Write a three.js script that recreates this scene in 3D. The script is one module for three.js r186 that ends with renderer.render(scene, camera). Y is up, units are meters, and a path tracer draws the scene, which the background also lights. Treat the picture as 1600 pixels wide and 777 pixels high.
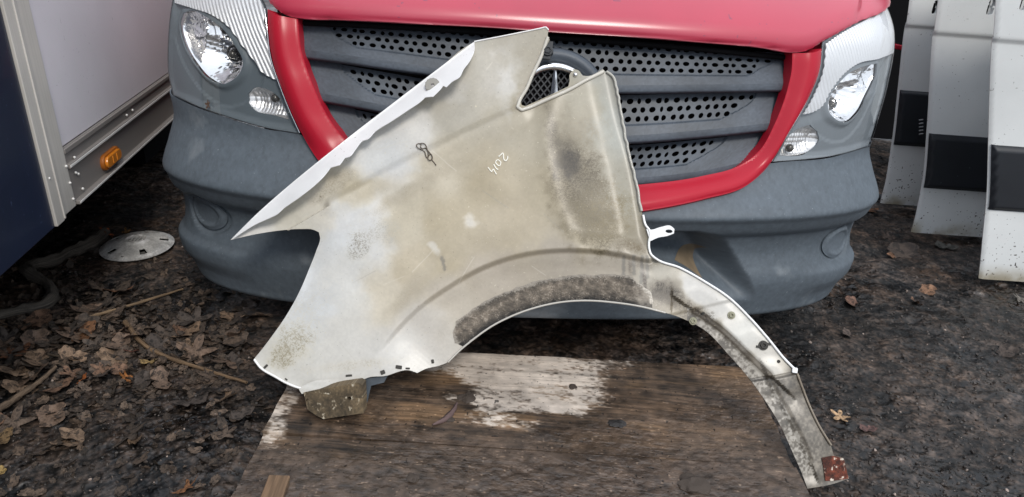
import * as THREE from 'three';
import { mergeGeometries } from 'three/addons/utils/BufferGeometryUtils.js';
import { RoundedBoxGeometry } from 'three/addons/geometries/RoundedBoxGeometry.js';

// ------------------------------------------------------------------ camera, sky, sun, exposure
const W = 1600, H = 777, FOV = 35.8, CAMH = 1.10;
const scene = new THREE.Scene();
const camera = new THREE.PerspectiveCamera(FOV, W / H, 0.05, 400);
const PITCH = THREE.MathUtils.degToRad(24.2), ROLL = THREE.MathUtils.degToRad(4.3);
const C0 = new THREE.Vector3(0, CAMH, 0);
const FW = new THREE.Vector3(0, -Math.sin(PITCH), -Math.cos(PITCH));
const UP0 = new THREE.Vector3(0, Math.cos(PITCH), -Math.sin(PITCH)), R0 = new THREE.Vector3(1, 0, 0);
const UPV = UP0.clone().multiplyScalar(Math.cos(ROLL)).addScaledVector(R0, -Math.sin(ROLL));
const RTV = R0.clone().multiplyScalar(Math.cos(ROLL)).addScaledVector(UP0, Math.sin(ROLL));
const FOC = H / 2 / Math.tan(THREE.MathUtils.degToRad(FOV / 2));
camera.position.copy(C0); camera.up.copy(UPV); camera.lookAt(C0.clone().add(FW));

const renderer = new THREE.WebGLRenderer({ antialias: true });
renderer.setSize(1024, 497);
renderer.toneMapping = THREE.LinearToneMapping;
renderer.toneMappingExposure = 1.42;
renderer.shadowMap.enabled = true;

{ // overcast sky: brighter towards the zenith, soft cloud structure
  const w = 512, h = 256, d = new Float32Array(w * h * 4);
  for (let j = 0; j < h; j++) for (let i = 0; i < w; i++) {
    const el = (j + .5) / h * Math.PI - Math.PI / 2, az = i / w * Math.PI * 2;
    const s = Math.max(0, Math.sin(el)), x = Math.cos(el) * Math.cos(az), z = Math.cos(el) * Math.sin(az);
    let n = 0; for (let k = 1; k < 5; k++) n += Math.sin(x * 3.1 * k + 1.7 * k * k + 2 * Math.sin(z * 2.3 * k)) * Math.sin(z * 2.7 * k + s * 4 * k + k) / k;
    let b = (.56 + .50 * s) * (1 + .12 * n) * (el < 0 ? .35 : 1);
    const o = (j * w + i) * 4; d[o] = b * .93; d[o + 1] = b * 1.0; d[o + 2] = b * 1.11; d[o + 3] = 1;
  }
  const t = new THREE.DataTexture(d, w, h, THREE.RGBAFormat, THREE.FloatType);
  t.mapping = THREE.EquirectangularReflectionMapping; t.magFilter = t.minFilter = THREE.LinearFilter; t.needsUpdate = true;
  scene.background = t; scene.environment = t;
}
const sun = new THREE.DirectionalLight(0xfff8ee, 1.3);
sun.position.set(2.2, 6.2, 4.2); sun.target.position.set(0, 0, -1.6); scene.add(sun, sun.target);
sun.castShadow = true; sun.shadow.radius = 28; sun.shadow.mapSize.set(2048, 2048);
Object.assign(sun.shadow.camera, { left: -4, right: 4, top: 4, bottom: -4, near: .5, far: 20 });

// ------------------------------------------------------------------ small maths
let seed = 20117;
const rnd = () => { seed |= 0; seed = seed + 0x6D2B79F5 | 0; let t = Math.imul(seed ^ seed >>> 15, 1 | seed); t = t + Math.imul(t ^ t >>> 7, 61 | t) ^ t; return ((t ^ t >>> 14) >>> 0) / 4294967296; };
const rr = (a, b) => a + (b - a) * rnd();
const cl = (x, a = 0, b = 1) => x < a ? a : x > b ? b : x;
const lerp = (a, b, t) => a + (b - a) * t;
const ss = (a, b, x) => { const t = cl((x - a) / (b - a)); return t * t * (3 - 2 * t); };
const hsh = (x, y) => { let h = Math.imul(x, 374761393) + Math.imul(y, 668265263) | 0; h = Math.imul(h ^ h >>> 13, 1274126177); return ((h ^ h >>> 16) >>> 0) / 4294967296; };
const vn = (x, y) => { const i = Math.floor(x), j = Math.floor(y), f = x - i, g = y - j, u = f * f * (3 - 2 * f), v = g * g * (3 - 2 * g); return lerp(lerp(hsh(i, j), hsh(i + 1, j), u), lerp(hsh(i, j + 1), hsh(i + 1, j + 1), u), v); };
const fbm = (x, y, o = 4) => { let s = 0, a = .5, t = 0; for (let k = 0; k < o; k++) { s += a * vn(x, y); t += a; a *= .5; x = x * 2.03 + 17.3; y = y * 2.03 + 9.1; } return s / t; };
const lin = c => c <= .04045 ? c / 12.92 : Math.pow((c + .055) / 1.055, 2.4);
const sR = (r, g, b) => new THREE.Color().setRGB(lin(r / 255), lin(g / 255), lin(b / 255));
const prof = (T) => x => { if (x <= T[0][0]) return T[0][1]; for (let i = 1; i < T.length; i++) if (x <= T[i][0]) { const t = (x - T[i - 1][0]) / (T[i][0] - T[i - 1][0]);
  const m0 = i > 1 ? (T[i][1] - T[i - 2][1]) / (T[i][0] - T[i - 2][0]) : (T[1][1] - T[0][1]) / (T[1][0] - T[0][0]), m1 = i < T.length - 1 ? (T[i + 1][1] - T[i - 1][1]) / (T[i + 1][0] - T[i - 1][0]) : (T[i][1] - T[i - 1][1]) / (T[i][0] - T[i - 1][0]);
  const h = T[i][0] - T[i - 1][0], t2 = t * t, t3 = t2 * t; return (2 * t3 - 3 * t2 + 1) * T[i - 1][1] + (t3 - 2 * t2 + t) * h * m0 + (-2 * t3 + 3 * t2) * T[i][1] + (t3 - t2) * h * m1; } return T[T.length - 1][1]; };

// where a sight line of the survey meets a surface of the place (real planes and skins below)
const ray = (x, y) => FW.clone().addScaledVector(RTV, (x - 800) / FOC).addScaledVector(UPV, (388.5 - y) / FOC);
const at = (x, y, d) => C0.clone().addScaledVector(ray(x, y), d);
const atY = (x, y, h) => { const r = ray(x, y); return C0.clone().addScaledVector(r, (h - CAMH) / r.y); };
const proj = P => { const v = P.clone().sub(C0), d = v.dot(FW); return [800 + FOC * v.dot(RTV) / d, 388.5 - FOC * v.dot(UPV) / d, d]; };
class Plane3 { // a plane with its own axes in metres
  constructor(O, E1, E2) { this.O = O; this.e1 = E1.clone().normalize(); this.n = new THREE.Vector3().crossVectors(E1, E2).normalize(); this.e2 = new THREE.Vector3().crossVectors(this.n, this.e1); if (this.n.dot(C0.clone().sub(O)) < 0) { this.n.negate(); } }
  px(x, y, off = 0) { const r = ray(x, y), o = this.O.clone().addScaledVector(this.n, off), t = o.sub(C0).dot(this.n) / r.dot(this.n), v = C0.clone().addScaledVector(r, t).sub(this.O); return [v.dot(this.e1), v.dot(this.e2)]; }
  at(s, t, h = 0) { return this.O.clone().addScaledVector(this.e1, s).addScaledVector(this.e2, t).addScaledVector(this.n, h); }
}
// polyline helpers: smooth between corners
function curve(pts, closed = true, step = 6, ang = 48) {
  const n = pts.length, out = [], g = i => closed ? pts[(i + n) % n] : pts[Math.max(0, Math.min(n - 1, i))];
  const corner = i => { if (!closed && (i <= 0 || i >= n - 1)) return true; const a = g(i - 1), b = g(i), c = g(i + 1); if (b[2]) return true; const a1 = Math.atan2(b[1] - a[1], b[0] - a[0]), a2 = Math.atan2(c[1] - b[1], c[0] - b[0]); let d = Math.abs(a2 - a1); if (d > Math.PI) d = 2 * Math.PI - d; return d > ang * Math.PI / 180; };
  const tan = (i) => { const a = g(i - 1), b = g(i), c = g(i + 1), l1 = Math.hypot(b[0] - a[0], b[1] - a[1]) || 1e-9, l2 = Math.hypot(c[0] - b[0], c[1] - b[1]) || 1e-9; const x = (b[0] - a[0]) / l1 * l2 + (c[0] - b[0]) / l2 * l1, y = (b[1] - a[1]) / l1 * l2 + (c[1] - b[1]) / l2 * l1; return [x / (l1 + l2), y / (l1 + l2)]; };
  for (let i = 0; i < (closed ? n : n - 1); i++) {
    const a = g(i), b = g(i + 1), L = Math.hypot(b[0] - a[0], b[1] - a[1]), k = Math.max(1, Math.ceil(L / step));
    const ch = [(b[0] - a[0]) / L, (b[1] - a[1]) / L], ta = corner(i) ? ch : tan(i), tb = corner(closed ? (i + 1) % n : i + 1) ? ch : tan(i + 1);
    for (let q = 0; q < k; q++) { const t = q / k, t2 = t * t, t3 = t2 * t, h1 = 2 * t3 - 3 * t2 + 1, h2 = (t3 - 2 * t2 + t) * L, h3 = 3 * t2 - 2 * t3, h4 = (t3 - t2) * L; out.push([a[0] * h1 + ta[0] * h2 + b[0] * h3 + tb[0] * h4, a[1] * h1 + ta[1] * h2 + b[1] * h3 + tb[1] * h4]); }
  }
  if (!closed) out.push(pts[n - 1].slice(0, 2));
  return out;
}
const inside = (P, x, y) => { let c = false; for (let i = 0, j = P.length - 1; i < P.length; j = i++) { const a = P[i], b = P[j]; if ((a[1] > y) !== (b[1] > y) && x < (b[0] - a[0]) * (y - a[1]) / (b[1] - a[1]) + a[0]) c = !c; } return c; };
const segD = (x, y, a, b) => { const dx = b[0] - a[0], dy = b[1] - a[1], t = cl(((x - a[0]) * dx + (y - a[1]) * dy) / (dx * dx + dy * dy || 1e-9)); return Math.hypot(x - a[0] - dx * t, y - a[1] - dy * t); };
function lineD(P, x, y) { // [distance, side, fraction along] to an open polyline
  let m = 1e9, sd = 0, fr = 0; for (let i = 0; i < P.length - 1; i++) { const d = segD(x, y, P[i], P[i + 1]); if (d < m) { m = d; const a = P[i], b = P[i + 1], dx = b[0] - a[0], dy = b[1] - a[1]; sd = Math.sign((b[0] - a[0]) * (y - a[1]) - (b[1] - a[1]) * (x - a[0])); fr = (i + cl(((x - a[0]) * dx + (y - a[1]) * dy) / (dx * dx + dy * dy || 1e-9))) / (P.length - 1); } } return [m, sd, fr];
}
const polyD = (P, x, y) => { let m = 1e9; for (let i = 0, j = P.length - 1; i < P.length; j = i++) { const d = segD(x, y, P[j], P[i]); if (d < m) m = d; } return inside(P, x, y) ? m : -m; };
const area = P => { let s = 0; for (let i = 0, j = P.length - 1; i < P.length; j = i++) s += P[j][0] * P[i][1] - P[i][0] * P[j][1]; return s / 2; };
function keyhole(outer, holes) { // one outline with slits to its holes
  let P = outer.slice(); if (area(P) < 0) P.reverse();
  const hs = holes.map(h => area(h) > 0 ? h.slice().reverse() : h.slice()).sort((a, b) => Math.max(...b.map(p => p[0])) - Math.max(...a.map(p => p[0])));
  for (const h of hs) { let hi = 0; h.forEach((p, i) => { if (p[0] > h[hi][0]) hi = i; }); const q = h[hi]; let best = -1, bd = 1e9;
    P.forEach((p, i) => { if (p[0] > q[0] - 1e-6 || best < 0) { const d = Math.hypot(p[0] - q[0], (p[1] - q[1])); if (d < bd) { bd = d; best = i; } } });
    const hr = [...h.slice(hi), ...h.slice(0, hi), q.slice()]; P = [...P.slice(0, best + 1), ...hr, P[best].slice(), ...P.slice(best + 1)]; }
  return P;
}
function clipBox(P, x0, y0, x1, y1) {
  const cut = (Q, ins, isx, v) => { const o = []; for (let i = 0; i < Q.length; i++) { const a = Q[i], b = Q[(i + 1) % Q.length], ia = ins(a), ib = ins(b); if (ia) o.push(a); if (ia !== ib) { const t = (v - a[isx]) / (b[isx] - a[isx]); o.push(isx ? [a[0] + (b[0] - a[0]) * t, v] : [v, a[1] + (b[1] - a[1]) * t]); } } return o; };
  let Q = P; Q = cut(Q, p => p[0] >= x0, 0, x0); if (Q.length) Q = cut(Q, p => p[0] <= x1, 0, x1); if (Q.length) Q = cut(Q, p => p[1] >= y0, 1, y0); if (Q.length) Q = cut(Q, p => p[1] <= y1, 1, y1); return Q;
}
// a sheet with an outline, holes, curvature and thickness; map(s,t) gives its front face in the world
function panel({ outline, holes = [], cell = .006, map, thick = .0015, uv, eps }) {
  const loops = [outline, ...holes], poly = holes.length ? keyhole(outline, holes) : outline;
  let x0 = 1e9, y0 = 1e9, x1 = -1e9, y1 = -1e9; for (const p of outline) { x0 = Math.min(x0, p[0]); x1 = Math.max(x1, p[0]); y0 = Math.min(y0, p[1]); y1 = Math.max(y1, p[1]); }
  x0 -= cell * .37; y0 -= cell * .41; const nx = Math.ceil((x1 - x0) / cell) + 1, ny = Math.ceil((y1 - y0) / cell) + 1, mark = new Uint8Array(nx * ny);
  for (const L of loops) for (let i = 0; i < L.length; i++) { const a = L[i], b = L[(i + 1) % L.length], k = Math.ceil(Math.hypot(a[0] - b[0], a[1] - b[1]) / (cell * .2)) + 1; for (let q = 0; q <= k; q++) { const gx = (lerp(a[0], b[0], q / k) - x0) / cell, gy = (lerp(a[1], b[1], q / k) - y0) / cell; for (const ex of [-.12, .12]) for (const ey of [-.12, .12]) { const ix = Math.floor(gx + ex), iy = Math.floor(gy + ey); if (ix >= 0 && iy >= 0 && ix < nx && iy < ny) mark[iy * nx + ix] = 1; } } }
  const e = eps || cell * .5, cache = new Map(), sgn = (() => { const p = outline[0], q = [(x0 + x1) / 2, (y0 + y1) / 2]; const A = map(q[0], q[1]), U = map(q[0] + e, q[1]).sub(A), V = map(q[0], q[1] + e).sub(A); return U.cross(V).dot(C0.clone().sub(A)) < 0 ? -1 : 1; })();
  const get = p => { const key = Math.round(p[0] * 2e5) * 4194304 + Math.round(p[1] * 2e5); let v = cache.get(key); if (!v) { const A = map(p[0], p[1]), U = map(p[0] + e, p[1]).sub(map(p[0] - e, p[1])), V = map(p[0], p[1] + e).sub(map(p[0], p[1] - e)), N = U.cross(V).normalize().multiplyScalar(sgn); v = { A, N, B: A.clone().addScaledVector(N, -thick), t: uv ? uv(p[0], p[1]) : p }; cache.set(key, v); } return v; };
  const pos = [], nor = [], uvs = [];
  const emit = (P, N, t) => { pos.push(P.x, P.y, P.z); nor.push(N.x, N.y, N.z); uvs.push(t[0], t[1]); };
  const tri = (a, b, c) => { if (sgn < 0) [b, c] = [c, b]; const T = [get(a), get(b), get(c)]; for (const v of T) emit(v.A, v.N, v.t); if (thick > 0) for (const v of [T[0], T[2], T[1]]) emit(v.B, v.N.clone().negate(), v.t); };
  for (let j = 0; j < ny; j++) for (let i = 0; i < nx; i++) {
    const a = x0 + i * cell, b = y0 + j * cell, c = a + cell, d = b + cell;
    if (!mark[j * nx + i]) { if (inside(poly, (a + c) / 2, (b + d) / 2)) { tri([a, b], [c, b], [c, d]); tri([a, b], [c, d], [a, d]); } }
    else { let Q = clipBox(poly, a, b, c, d); if (Q.length < 3) continue; Q = Q.filter((p, k) => { const r = Q[(k + 1) % Q.length]; return Math.hypot(p[0] - r[0], p[1] - r[1]) > 1e-7; }); if (Q.length < 3 || Math.abs(area(Q)) < 1e-10) continue; if (area(Q) < 0) Q.reverse(); const V = Q.map(p => new THREE.Vector2(p[0], p[1])); for (const f of THREE.ShapeUtils.triangulateShape(V, [])) tri(Q[f[0]], Q[f[1]], Q[f[2]]); }
  }
  if (thick > 0) for (const L0 of loops) { const hole = L0 !== outline; let L = L0; if ((area(L) < 0) !== hole) L = L.slice().reverse();
    for (let i = 0; i < L.length; i++) { const a = L[i], b = L[(i + 1) % L.length], k = Math.max(1, Math.ceil(Math.hypot(a[0] - b[0], a[1] - b[1]) / cell)); for (let q = 0; q < k; q++) { const p = get([lerp(a[0], b[0], q / k), lerp(a[1], b[1], q / k)]), r = get([lerp(a[0], b[0], (q + 1) / k), lerp(a[1], b[1], (q + 1) / k)]); const N = new THREE.Vector3().crossVectors(r.A.clone().sub(p.A), p.N).normalize().multiplyScalar(sgn); const o = [p.A, p.B, r.B, p.A, r.B, r.A], t = [p.t, p.t, r.t, p.t, r.t, r.t]; if (sgn < 0) { [o[1], o[2]] = [o[2], o[1]];[o[4], o[5]] = [o[5], o[4]];[t[1], t[2]] = [t[2], t[1]];[t[4], t[5]] = [t[5], t[4]]; } o.forEach((P, z) => emit(P, N, t[z])); } } }
  const g = new THREE.BufferGeometry(); g.setAttribute('position', new THREE.Float32BufferAttribute(pos, 3)); g.setAttribute('normal', new THREE.Float32BufferAttribute(nor, 3)); g.setAttribute('uv', new THREE.Float32BufferAttribute(uvs, 2)); return g;
}
const tube = (P, r, seg = 8, n, closed = false) => { const c = new THREE.CatmullRomCurve3(P, closed, 'centripetal'); return new THREE.TubeGeometry(c, n || P.length * 4, r, seg, closed).toNonIndexed(); };
function taperTube(P, rad, seg = 8, n = 40, rough = 0, sd = 1) { const g = new THREE.TubeGeometry(new THREE.CatmullRomCurve3(P), n, 1, seg, false), p = g.attributes.position, c = new THREE.CatmullRomCurve3(P); for (let i = 0; i <= n; i++) { const o = c.getPointAt(i / n), r0 = typeof rad === 'function' ? rad(i / n) : rad; for (let j = 0; j <= seg; j++) { const k = i * (seg + 1) + j, jj = j % seg, r = r0 * (1 + rough * (vn(i * .45 + sd * 9, jj * 1.3 + sd) - .5) * 2); p.setXYZ(k, o.x + (p.getX(k) - o.x) * r, o.y + (p.getY(k) - o.y) * r, o.z + (p.getZ(k) - o.z) * r); } } g.computeVertexNormals(); return g.toNonIndexed(); }
const clean = g => { g = g.index ? g.toNonIndexed() : g; for (const k of Object.keys(g.attributes)) if (!['position', 'normal', 'uv'].includes(k)) g.deleteAttribute(k); return g; };
const merge = L => mergeGeometries(L.map(clean));
const box = (w, h, d, x, y, z) => new THREE.BoxGeometry(w, h, d).translate(x, y, z);
const rbox = (w, h, d, r = .004) => clean(new RoundedBoxGeometry(w, h, d, 2, r));

// ------------------------------------------------------------------ textures
function tex(w, h, fn, srgb = true) { const d = new Uint8Array(w * h * 4), o = [0, 0, 0, 255]; for (let j = 0; j < h; j++) for (let i = 0; i < w; i++) { o[3] = 255; fn(i, j, o); const k = (j * w + i) * 4; d[k] = cl(o[0], 0, 255); d[k + 1] = cl(o[1], 0, 255); d[k + 2] = cl(o[2], 0, 255); d[k + 3] = 255; } const t = new THREE.DataTexture(d, w, h, THREE.RGBAFormat); if (srgb) t.colorSpace = THREE.SRGBColorSpace; t.wrapS = t.wrapT = THREE.RepeatWrapping; t.magFilter = THREE.LinearFilter; t.minFilter = THREE.LinearMipmapLinearFilter; t.generateMipmaps = true; t.needsUpdate = true; return t; }
// tileable noise
const tn = (u, v, f, sd) => { const w = (x) => ((x % f) + f) % f, x = u * f, y = v * f, i = Math.floor(x), j = Math.floor(y), a = x - i, b = y - j, p = a * a * (3 - 2 * a), q = b * b * (3 - 2 * b), q_ = (i, j) => hsh(w(i) + sd * 131, w(j) + sd * 57); return lerp(lerp(q_(i, j), q_(i + 1, j), p), lerp(q_(i, j + 1), q_(i + 1, j + 1), p), q); };
const tf = (u, v, f, o, sd) => { let s = 0, a = .5, t = 0; for (let k = 0; k < o; k++) { s += a * tn(u, v, f, sd + k); t += a; a *= .55; f *= 2; } return s / t; };

const std = (c, o = {}) => new THREE.MeshStandardMaterial({ color: c, roughness: .6, metalness: 0, ...o });
const phy = (c, o = {}) => new THREE.MeshPhysicalMaterial({ color: c, roughness: .5, metalness: 0, ...o });

// ------------------------------------------------------------------ objects
const base = new WeakMap(), names = {};
const numbered = n => { const k = names[n] = (names[n] || 0) + 1; return k === 1 ? n : n + '_' + String(k - 1).padStart(3, '0'); };
function thing(name, label, category, P, group) { const g = new THREE.Group(); g.name = numbered(name); g.position.copy(P); g.userData = { label, category }; if (group) g.userData.group = group; base.set(g, P.clone()); scene.add(g); return g; }
function part(name, geo, mat, parent, label) { const b = base.get(parent); geo = clean(geo); geo.translate(-b.x, -b.y, -b.z); const m = new THREE.Mesh(geo, mat); m.name = name; m.castShadow = m.receiveShadow = true; base.set(m, b); if (label) m.userData.label = label; parent.add(m); return m; }
function solo(name, geo, mat, label, category, P, group) { geo = clean(geo); geo.translate(-P.x, -P.y, -P.z); const m = new THREE.Mesh(geo, mat); m.name = numbered(name); m.position.copy(P); m.userData = { label, category }; if (group) m.userData.group = group; m.castShadow = m.receiveShadow = true; scene.add(m); return m; }
const V = (x, y, z) => new THREE.Vector3(x, y, z);

// ================================================================== GROUND
const gH = (x, z) => { // muddy yard, lumpy on the left, rutted on the right
  const near = Math.exp(-(Math.max(0, Math.abs(x) - 2) ** 2 + Math.max(0, Math.abs(z + 1.8) - 1.6) ** 2) * .6);
  const board = ss(.06, -.05, Math.max(-.52 - x, x - .67, -1.75 - z, z + .7));
  let h = (fbm(x * 2.2 + 31, z * 2.2 + 12, 3) - .5) * .035 + (fbm(x * 9 + 5, z * 9, 4) - .5) * .022;
  const r = 1 - Math.abs(2 * fbm(x * 14 + z * 5, z * 24 - x * 3, 3) - 1); h += (r - .6) * .009 * ss(-.2, .8, x);
  h += (Math.pow(vn(x * 42, z * 42), 3) + Math.pow(vn(x * 85 + 7, z * 85), 3) * .5 - .35) * .007;
  h *= 1 - .65 * ss(-.9, -1.2, x) * ss(-1.95, -2.3, z); return lerp(h * (.4 + .6 * near) - .012, -.02, board);
};
{
  const n = 620, ax = i => { const a = (i / n * 2 - 1); const s = Math.sign(a), m = Math.abs(a); return s * (m < .72 ? m / .72 * 2.0 : 2.0 * Math.exp((m - .72) / .28 * 3.6)); };
  const P = [], U = [], I = []; for (let j = 0; j <= n; j++) for (let i = 0; i <= n; i++) { const x = ax(i), z = ax(j) * .82 - 1.9; P.push(x, gH(x, z), z); U.push(x / 1.7, z / 1.7); }
  for (let j = 0; j < n; j++) for (let i = 0; i < n; i++) { const a = j * (n + 1) + i; I.push(a, a + n + 1, a + 1, a + 1, a + n + 1, a + n + 2); }
  const g = new THREE.BufferGeometry(); g.setAttribute('position', new THREE.Float32BufferAttribute(P, 3)); g.setAttribute('uv', new THREE.Float32BufferAttribute(U, 2)); g.setIndex(I); g.computeVertexNormals();
  const S = 1024, hN = new Float32Array(S * S); for (let j = 0; j < S; j++) for (let i = 0; i < S; i++) { const u = i / S, v = j / S; hN[j * S + i] = .6 * tf(u, v, 24, 5, 3) + .4 * Math.pow(tf(u, v, 90, 3, 11), 2); }
  const map = tex(S, S, (i, j, o) => { const u = i / S, v = j / S, a = tf(u, v, 6, 5, 21), b = tf(u, v, 60, 3, 31), h = hN[j * S + i]; let k = .62 + .75 * (a - .5) + 1.0 * (b - .5) + 1.5 * (h - .45) + .7 * (tn(u, v, 250, 15) - .5); const s = tn(u, v, 420, 5); let br = 0; if (s > .955) br = (s - .955) * 1100; const w = tf(u, v, 10, 3, 77); o[0] = 80 * k + br + 7 * (w - .5) * 2; o[1] = 68 * k + br; o[2] = 60 * k + br * .9 - 6 * (w - .5) * 2; });
  const rough = tex(S, S, (i, j, o) => { const u = i / S, v = j / S; const w = tf(u, v, 5, 4, 41), b = tf(u, v, 70, 3, 51); const q = 255 * cl(.46 + 1.0 * (w - .42) + .6 * (b - .5), .24, .92); o[0] = o[1] = o[2] = q; }, false);
  const bump = tex(S, S, (i, j, o) => { o[0] = o[1] = o[2] = 255 * cl(hN[j * S + i]); }, false);
  const m = new THREE.Mesh(g, std(0xffffff, { map, roughnessMap: rough, roughness: 1, bumpMap: bump, bumpScale: .02 })); m.name = 'ground'; m.userData = { kind: 'structure', label: 'dark wet churned mud of the scrap yard', category: 'ground' }; m.receiveShadow = true; scene.add(m);
}
const onG = (x, y) => { let h = 0, P; for (let k = 0; k < 5; k++) { P = atY(x, y, h); h = gH(P.x, P.z); } return P; };

// ================================================================== WOODEN BOARD
{
  const t = thing('wooden_board', 'muddy brown wooden board lying on the mud under the upright fender', 'board', V(.07, 0, -1.2));
  const S = 1400, S2 = 1100, X0 = -.53, Z0 = -1.78, SX = 1.25, SZ = 1.0;
  const pxT = (i, j) => proj(V(X0 + i / S * SX, .03, Z0 + j / S2 * SZ));
  const hB = new Float32Array(S * S2);
  const map = tex(S, S2, (i, j, o) => {
    const x = X0 + i / S * SX, z = Z0 + j / S2 * SZ, q = pxT(i, j), X = q[0], Y = q[1];
    const wob = fbm(x * 3, z * 3, 3) * .03, gr = fbm(x * 2.5 + 3, (z + wob) * 90, 4), gr2 = fbm(x * 9, (z + wob) * 260, 3), f = fbm(x * 40, z * 50, 4), c = fbm(x * 6 + 9, z * 11, 5), c2 = fbm(x * 14 + 39, z * 22, 4);
    let R = 90, G = 74, B = 61;                                          // wet brown
    const k = .78 + .5 * (gr - .5) + .6 * (gr2 - .5) + .8 * (c - .5) + .8 * (f - .5); R *= k; G *= k; B *= k;
    const tan = cl((fbm(x * 5 + 80, z * 16 + 4, 5) - .46) * 7) * ss(745, 660, Y) * .5; R = lerp(R, 132 * (.6 + .8 * gr2), tan); G = lerp(G, 104 * (.6 + .8 * gr2), tan); B = lerp(B, 76 * (.6 + .8 * gr2), tan);
    // dry pale weathered stretch near the far edge and along the left edge
    const dry = Math.max(ss(1010, 880, X + 140 * (c - .5)) * ss(690, 740, X + 60 * (c2 - .5)) * ss(672 + 60 * (c2 - .5), 625, Y + 50 * (c - .5)), ss(560, 700, X) * ss(980, 860, X) * ss(600, 570, Y + 20 * (c - .5)) * .9, ss(40, 14, X - (450 - (Y - 600) * .45) + 50 * (c2 - .5)) * ss(725, 680, Y) * .8);
    const f3 = fbm(x * 90, z * 170, 3), dm = cl((dry * 1.25 + (c2 - .5) * 1.0 + (gr - .5) * .7 + (f3 - .5) * 1.4 - .42) * 1.35) * ss(0, .3, dry); R = lerp(R, 182 * (.72 + .3 * gr + .3 * f), dm * .92); G = lerp(G, 172 * (.72 + .3 * gr + .3 * f), dm * .92); B = lerp(B, 163 * (.72 + .3 * gr + .3 * f), dm * .92);
    // mud crust
    const mudm = cl((fbm(x * 7 + 50, z * 9 + 8, 5) - .47 + .35 * ss(640, 760, Y) + .22 * ss(1000, 1150, X)) * 5) * (1 - .8 * dm), mk = .75 + .7 * (fbm(x * 60, z * 75, 4) - .5) + .3 * (f - .5);
    const mq = mudm * (.45 + .5 * ss(660, 760, Y)); R = lerp(R, 90 * mk, mq); G = lerp(G, 77 * mk, mq); B = lerp(B, 68 * mk, mq);
    const fl = vn(x * 110 + 3, z * 280); if (fl > .84 && c2 > .44) { const w = (fl - .84) * 3.4 * (1 - .7 * dm); R += 120 * w; G += 106 * w; B += 92 * w; }
    const sp = vn(x * 150 + 7, z * 160 + 2); if (sp > .93) { R *= .5; G *= .5; B *= .5; }
    hB[j * S + i] = cl(.35 + .25 * gr + .12 * gr2 + mudm * (.25 + 1.3 * (fbm(x * 45, z * 60, 4) - .5)) - .2 * (sp > .93));
    const un = 1.12; o[0] = R * un; o[1] = G * un; o[2] = B * un * .99;
  });
  const bump = tex(S, S2, (i, j, o) => { o[0] = o[1] = o[2] = 255 * hB[j * S + i]; }, false);
  const rough = tex(S, S2, (i, j, o) => { const x = i / S * 5, y = j / S2 * 5; o[0] = o[1] = o[2] = 255 * cl(.52 + .9 * (fbm(x, y * 1.5, 4) - .5) + .5 * (fbm(x * 16, y * 20, 3) - .5), .3, .95); }, false);
  const mat = std(0xffffff, { map, bumpMap: bump, bumpScale: .005, roughnessMap: rough, roughness: 1 });
  const edge = (x, s) => (fbm(x * 18 + s * 7, s * 3.3, 3) - .5) * .012;
  const plank = (x0, x1, zf, zn, top, sd) => { // each plank: ragged ends, slight cupping
    const o = []; const n = 40; for (let k = 0; k <= n; k++) { const x = lerp(x0, x1, k / n); o.push([x, zf(x) + edge(x, sd) * .4]); } for (let k = 0; k <= 14; k++) { const z = lerp(zf(x1), zn(x1), k / 14); o.push([x1 + edge(z * 2, sd + 5), z]); } for (let k = 0; k <= n; k++) { const x = lerp(x1, x0, k / n); o.push([x, zn(x)]); } for (let k = 0; k <= 14; k++) { const z = lerp(zn(x0), zf(x0), k / 14); o.push([x0 + edge(z * 2, sd + 9), z]); }
    return panel({ outline: o, cell: .008, thick: .022, uv: (s, z) => [(s - X0) / SX, (z - Z0) / SZ], map: (s, z) => V(s, top + (fbm(s * 2 + sd, z * 3, 2) - .5) * .006 + (fbm(s * 25, z * 40, 3) - .5) * .003, z) });
  };
  const zf = x => -1.703 - (x + .05) * .05 + .03 * ss(-.3, -.52, x), zs = x => -1.335 - x * .015;
  part('plank', plank(-.505, .645, zf, x => zs(x) - .0015, .030, 1), mat, t);
  part('plank', plank(-.5, .65, x => zs(x) + .0015, x => -.78, .0285, 2), mat, t);
  // block nailed at the near left corner
  const bm = std(sR(128, 108, 88), { map: (() => tex(128, 256, (i, j, o) => { const g = fbm(i * .12, j * .008, 4), k = .75 + .5 * g; o[0] = 225 * k; o[1] = 215 * k; o[2] = 205 * k; }))(), roughness: .8 });
  const b = rbox(.042, .012, .12, .003); b.rotateY(.06); const p = atY(431, 765, .036); b.translate(p.x, .036, p.z + .025); part('batten', b, bm, t, 'short pale wooden batten on the near left corner of the board');
}

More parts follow.
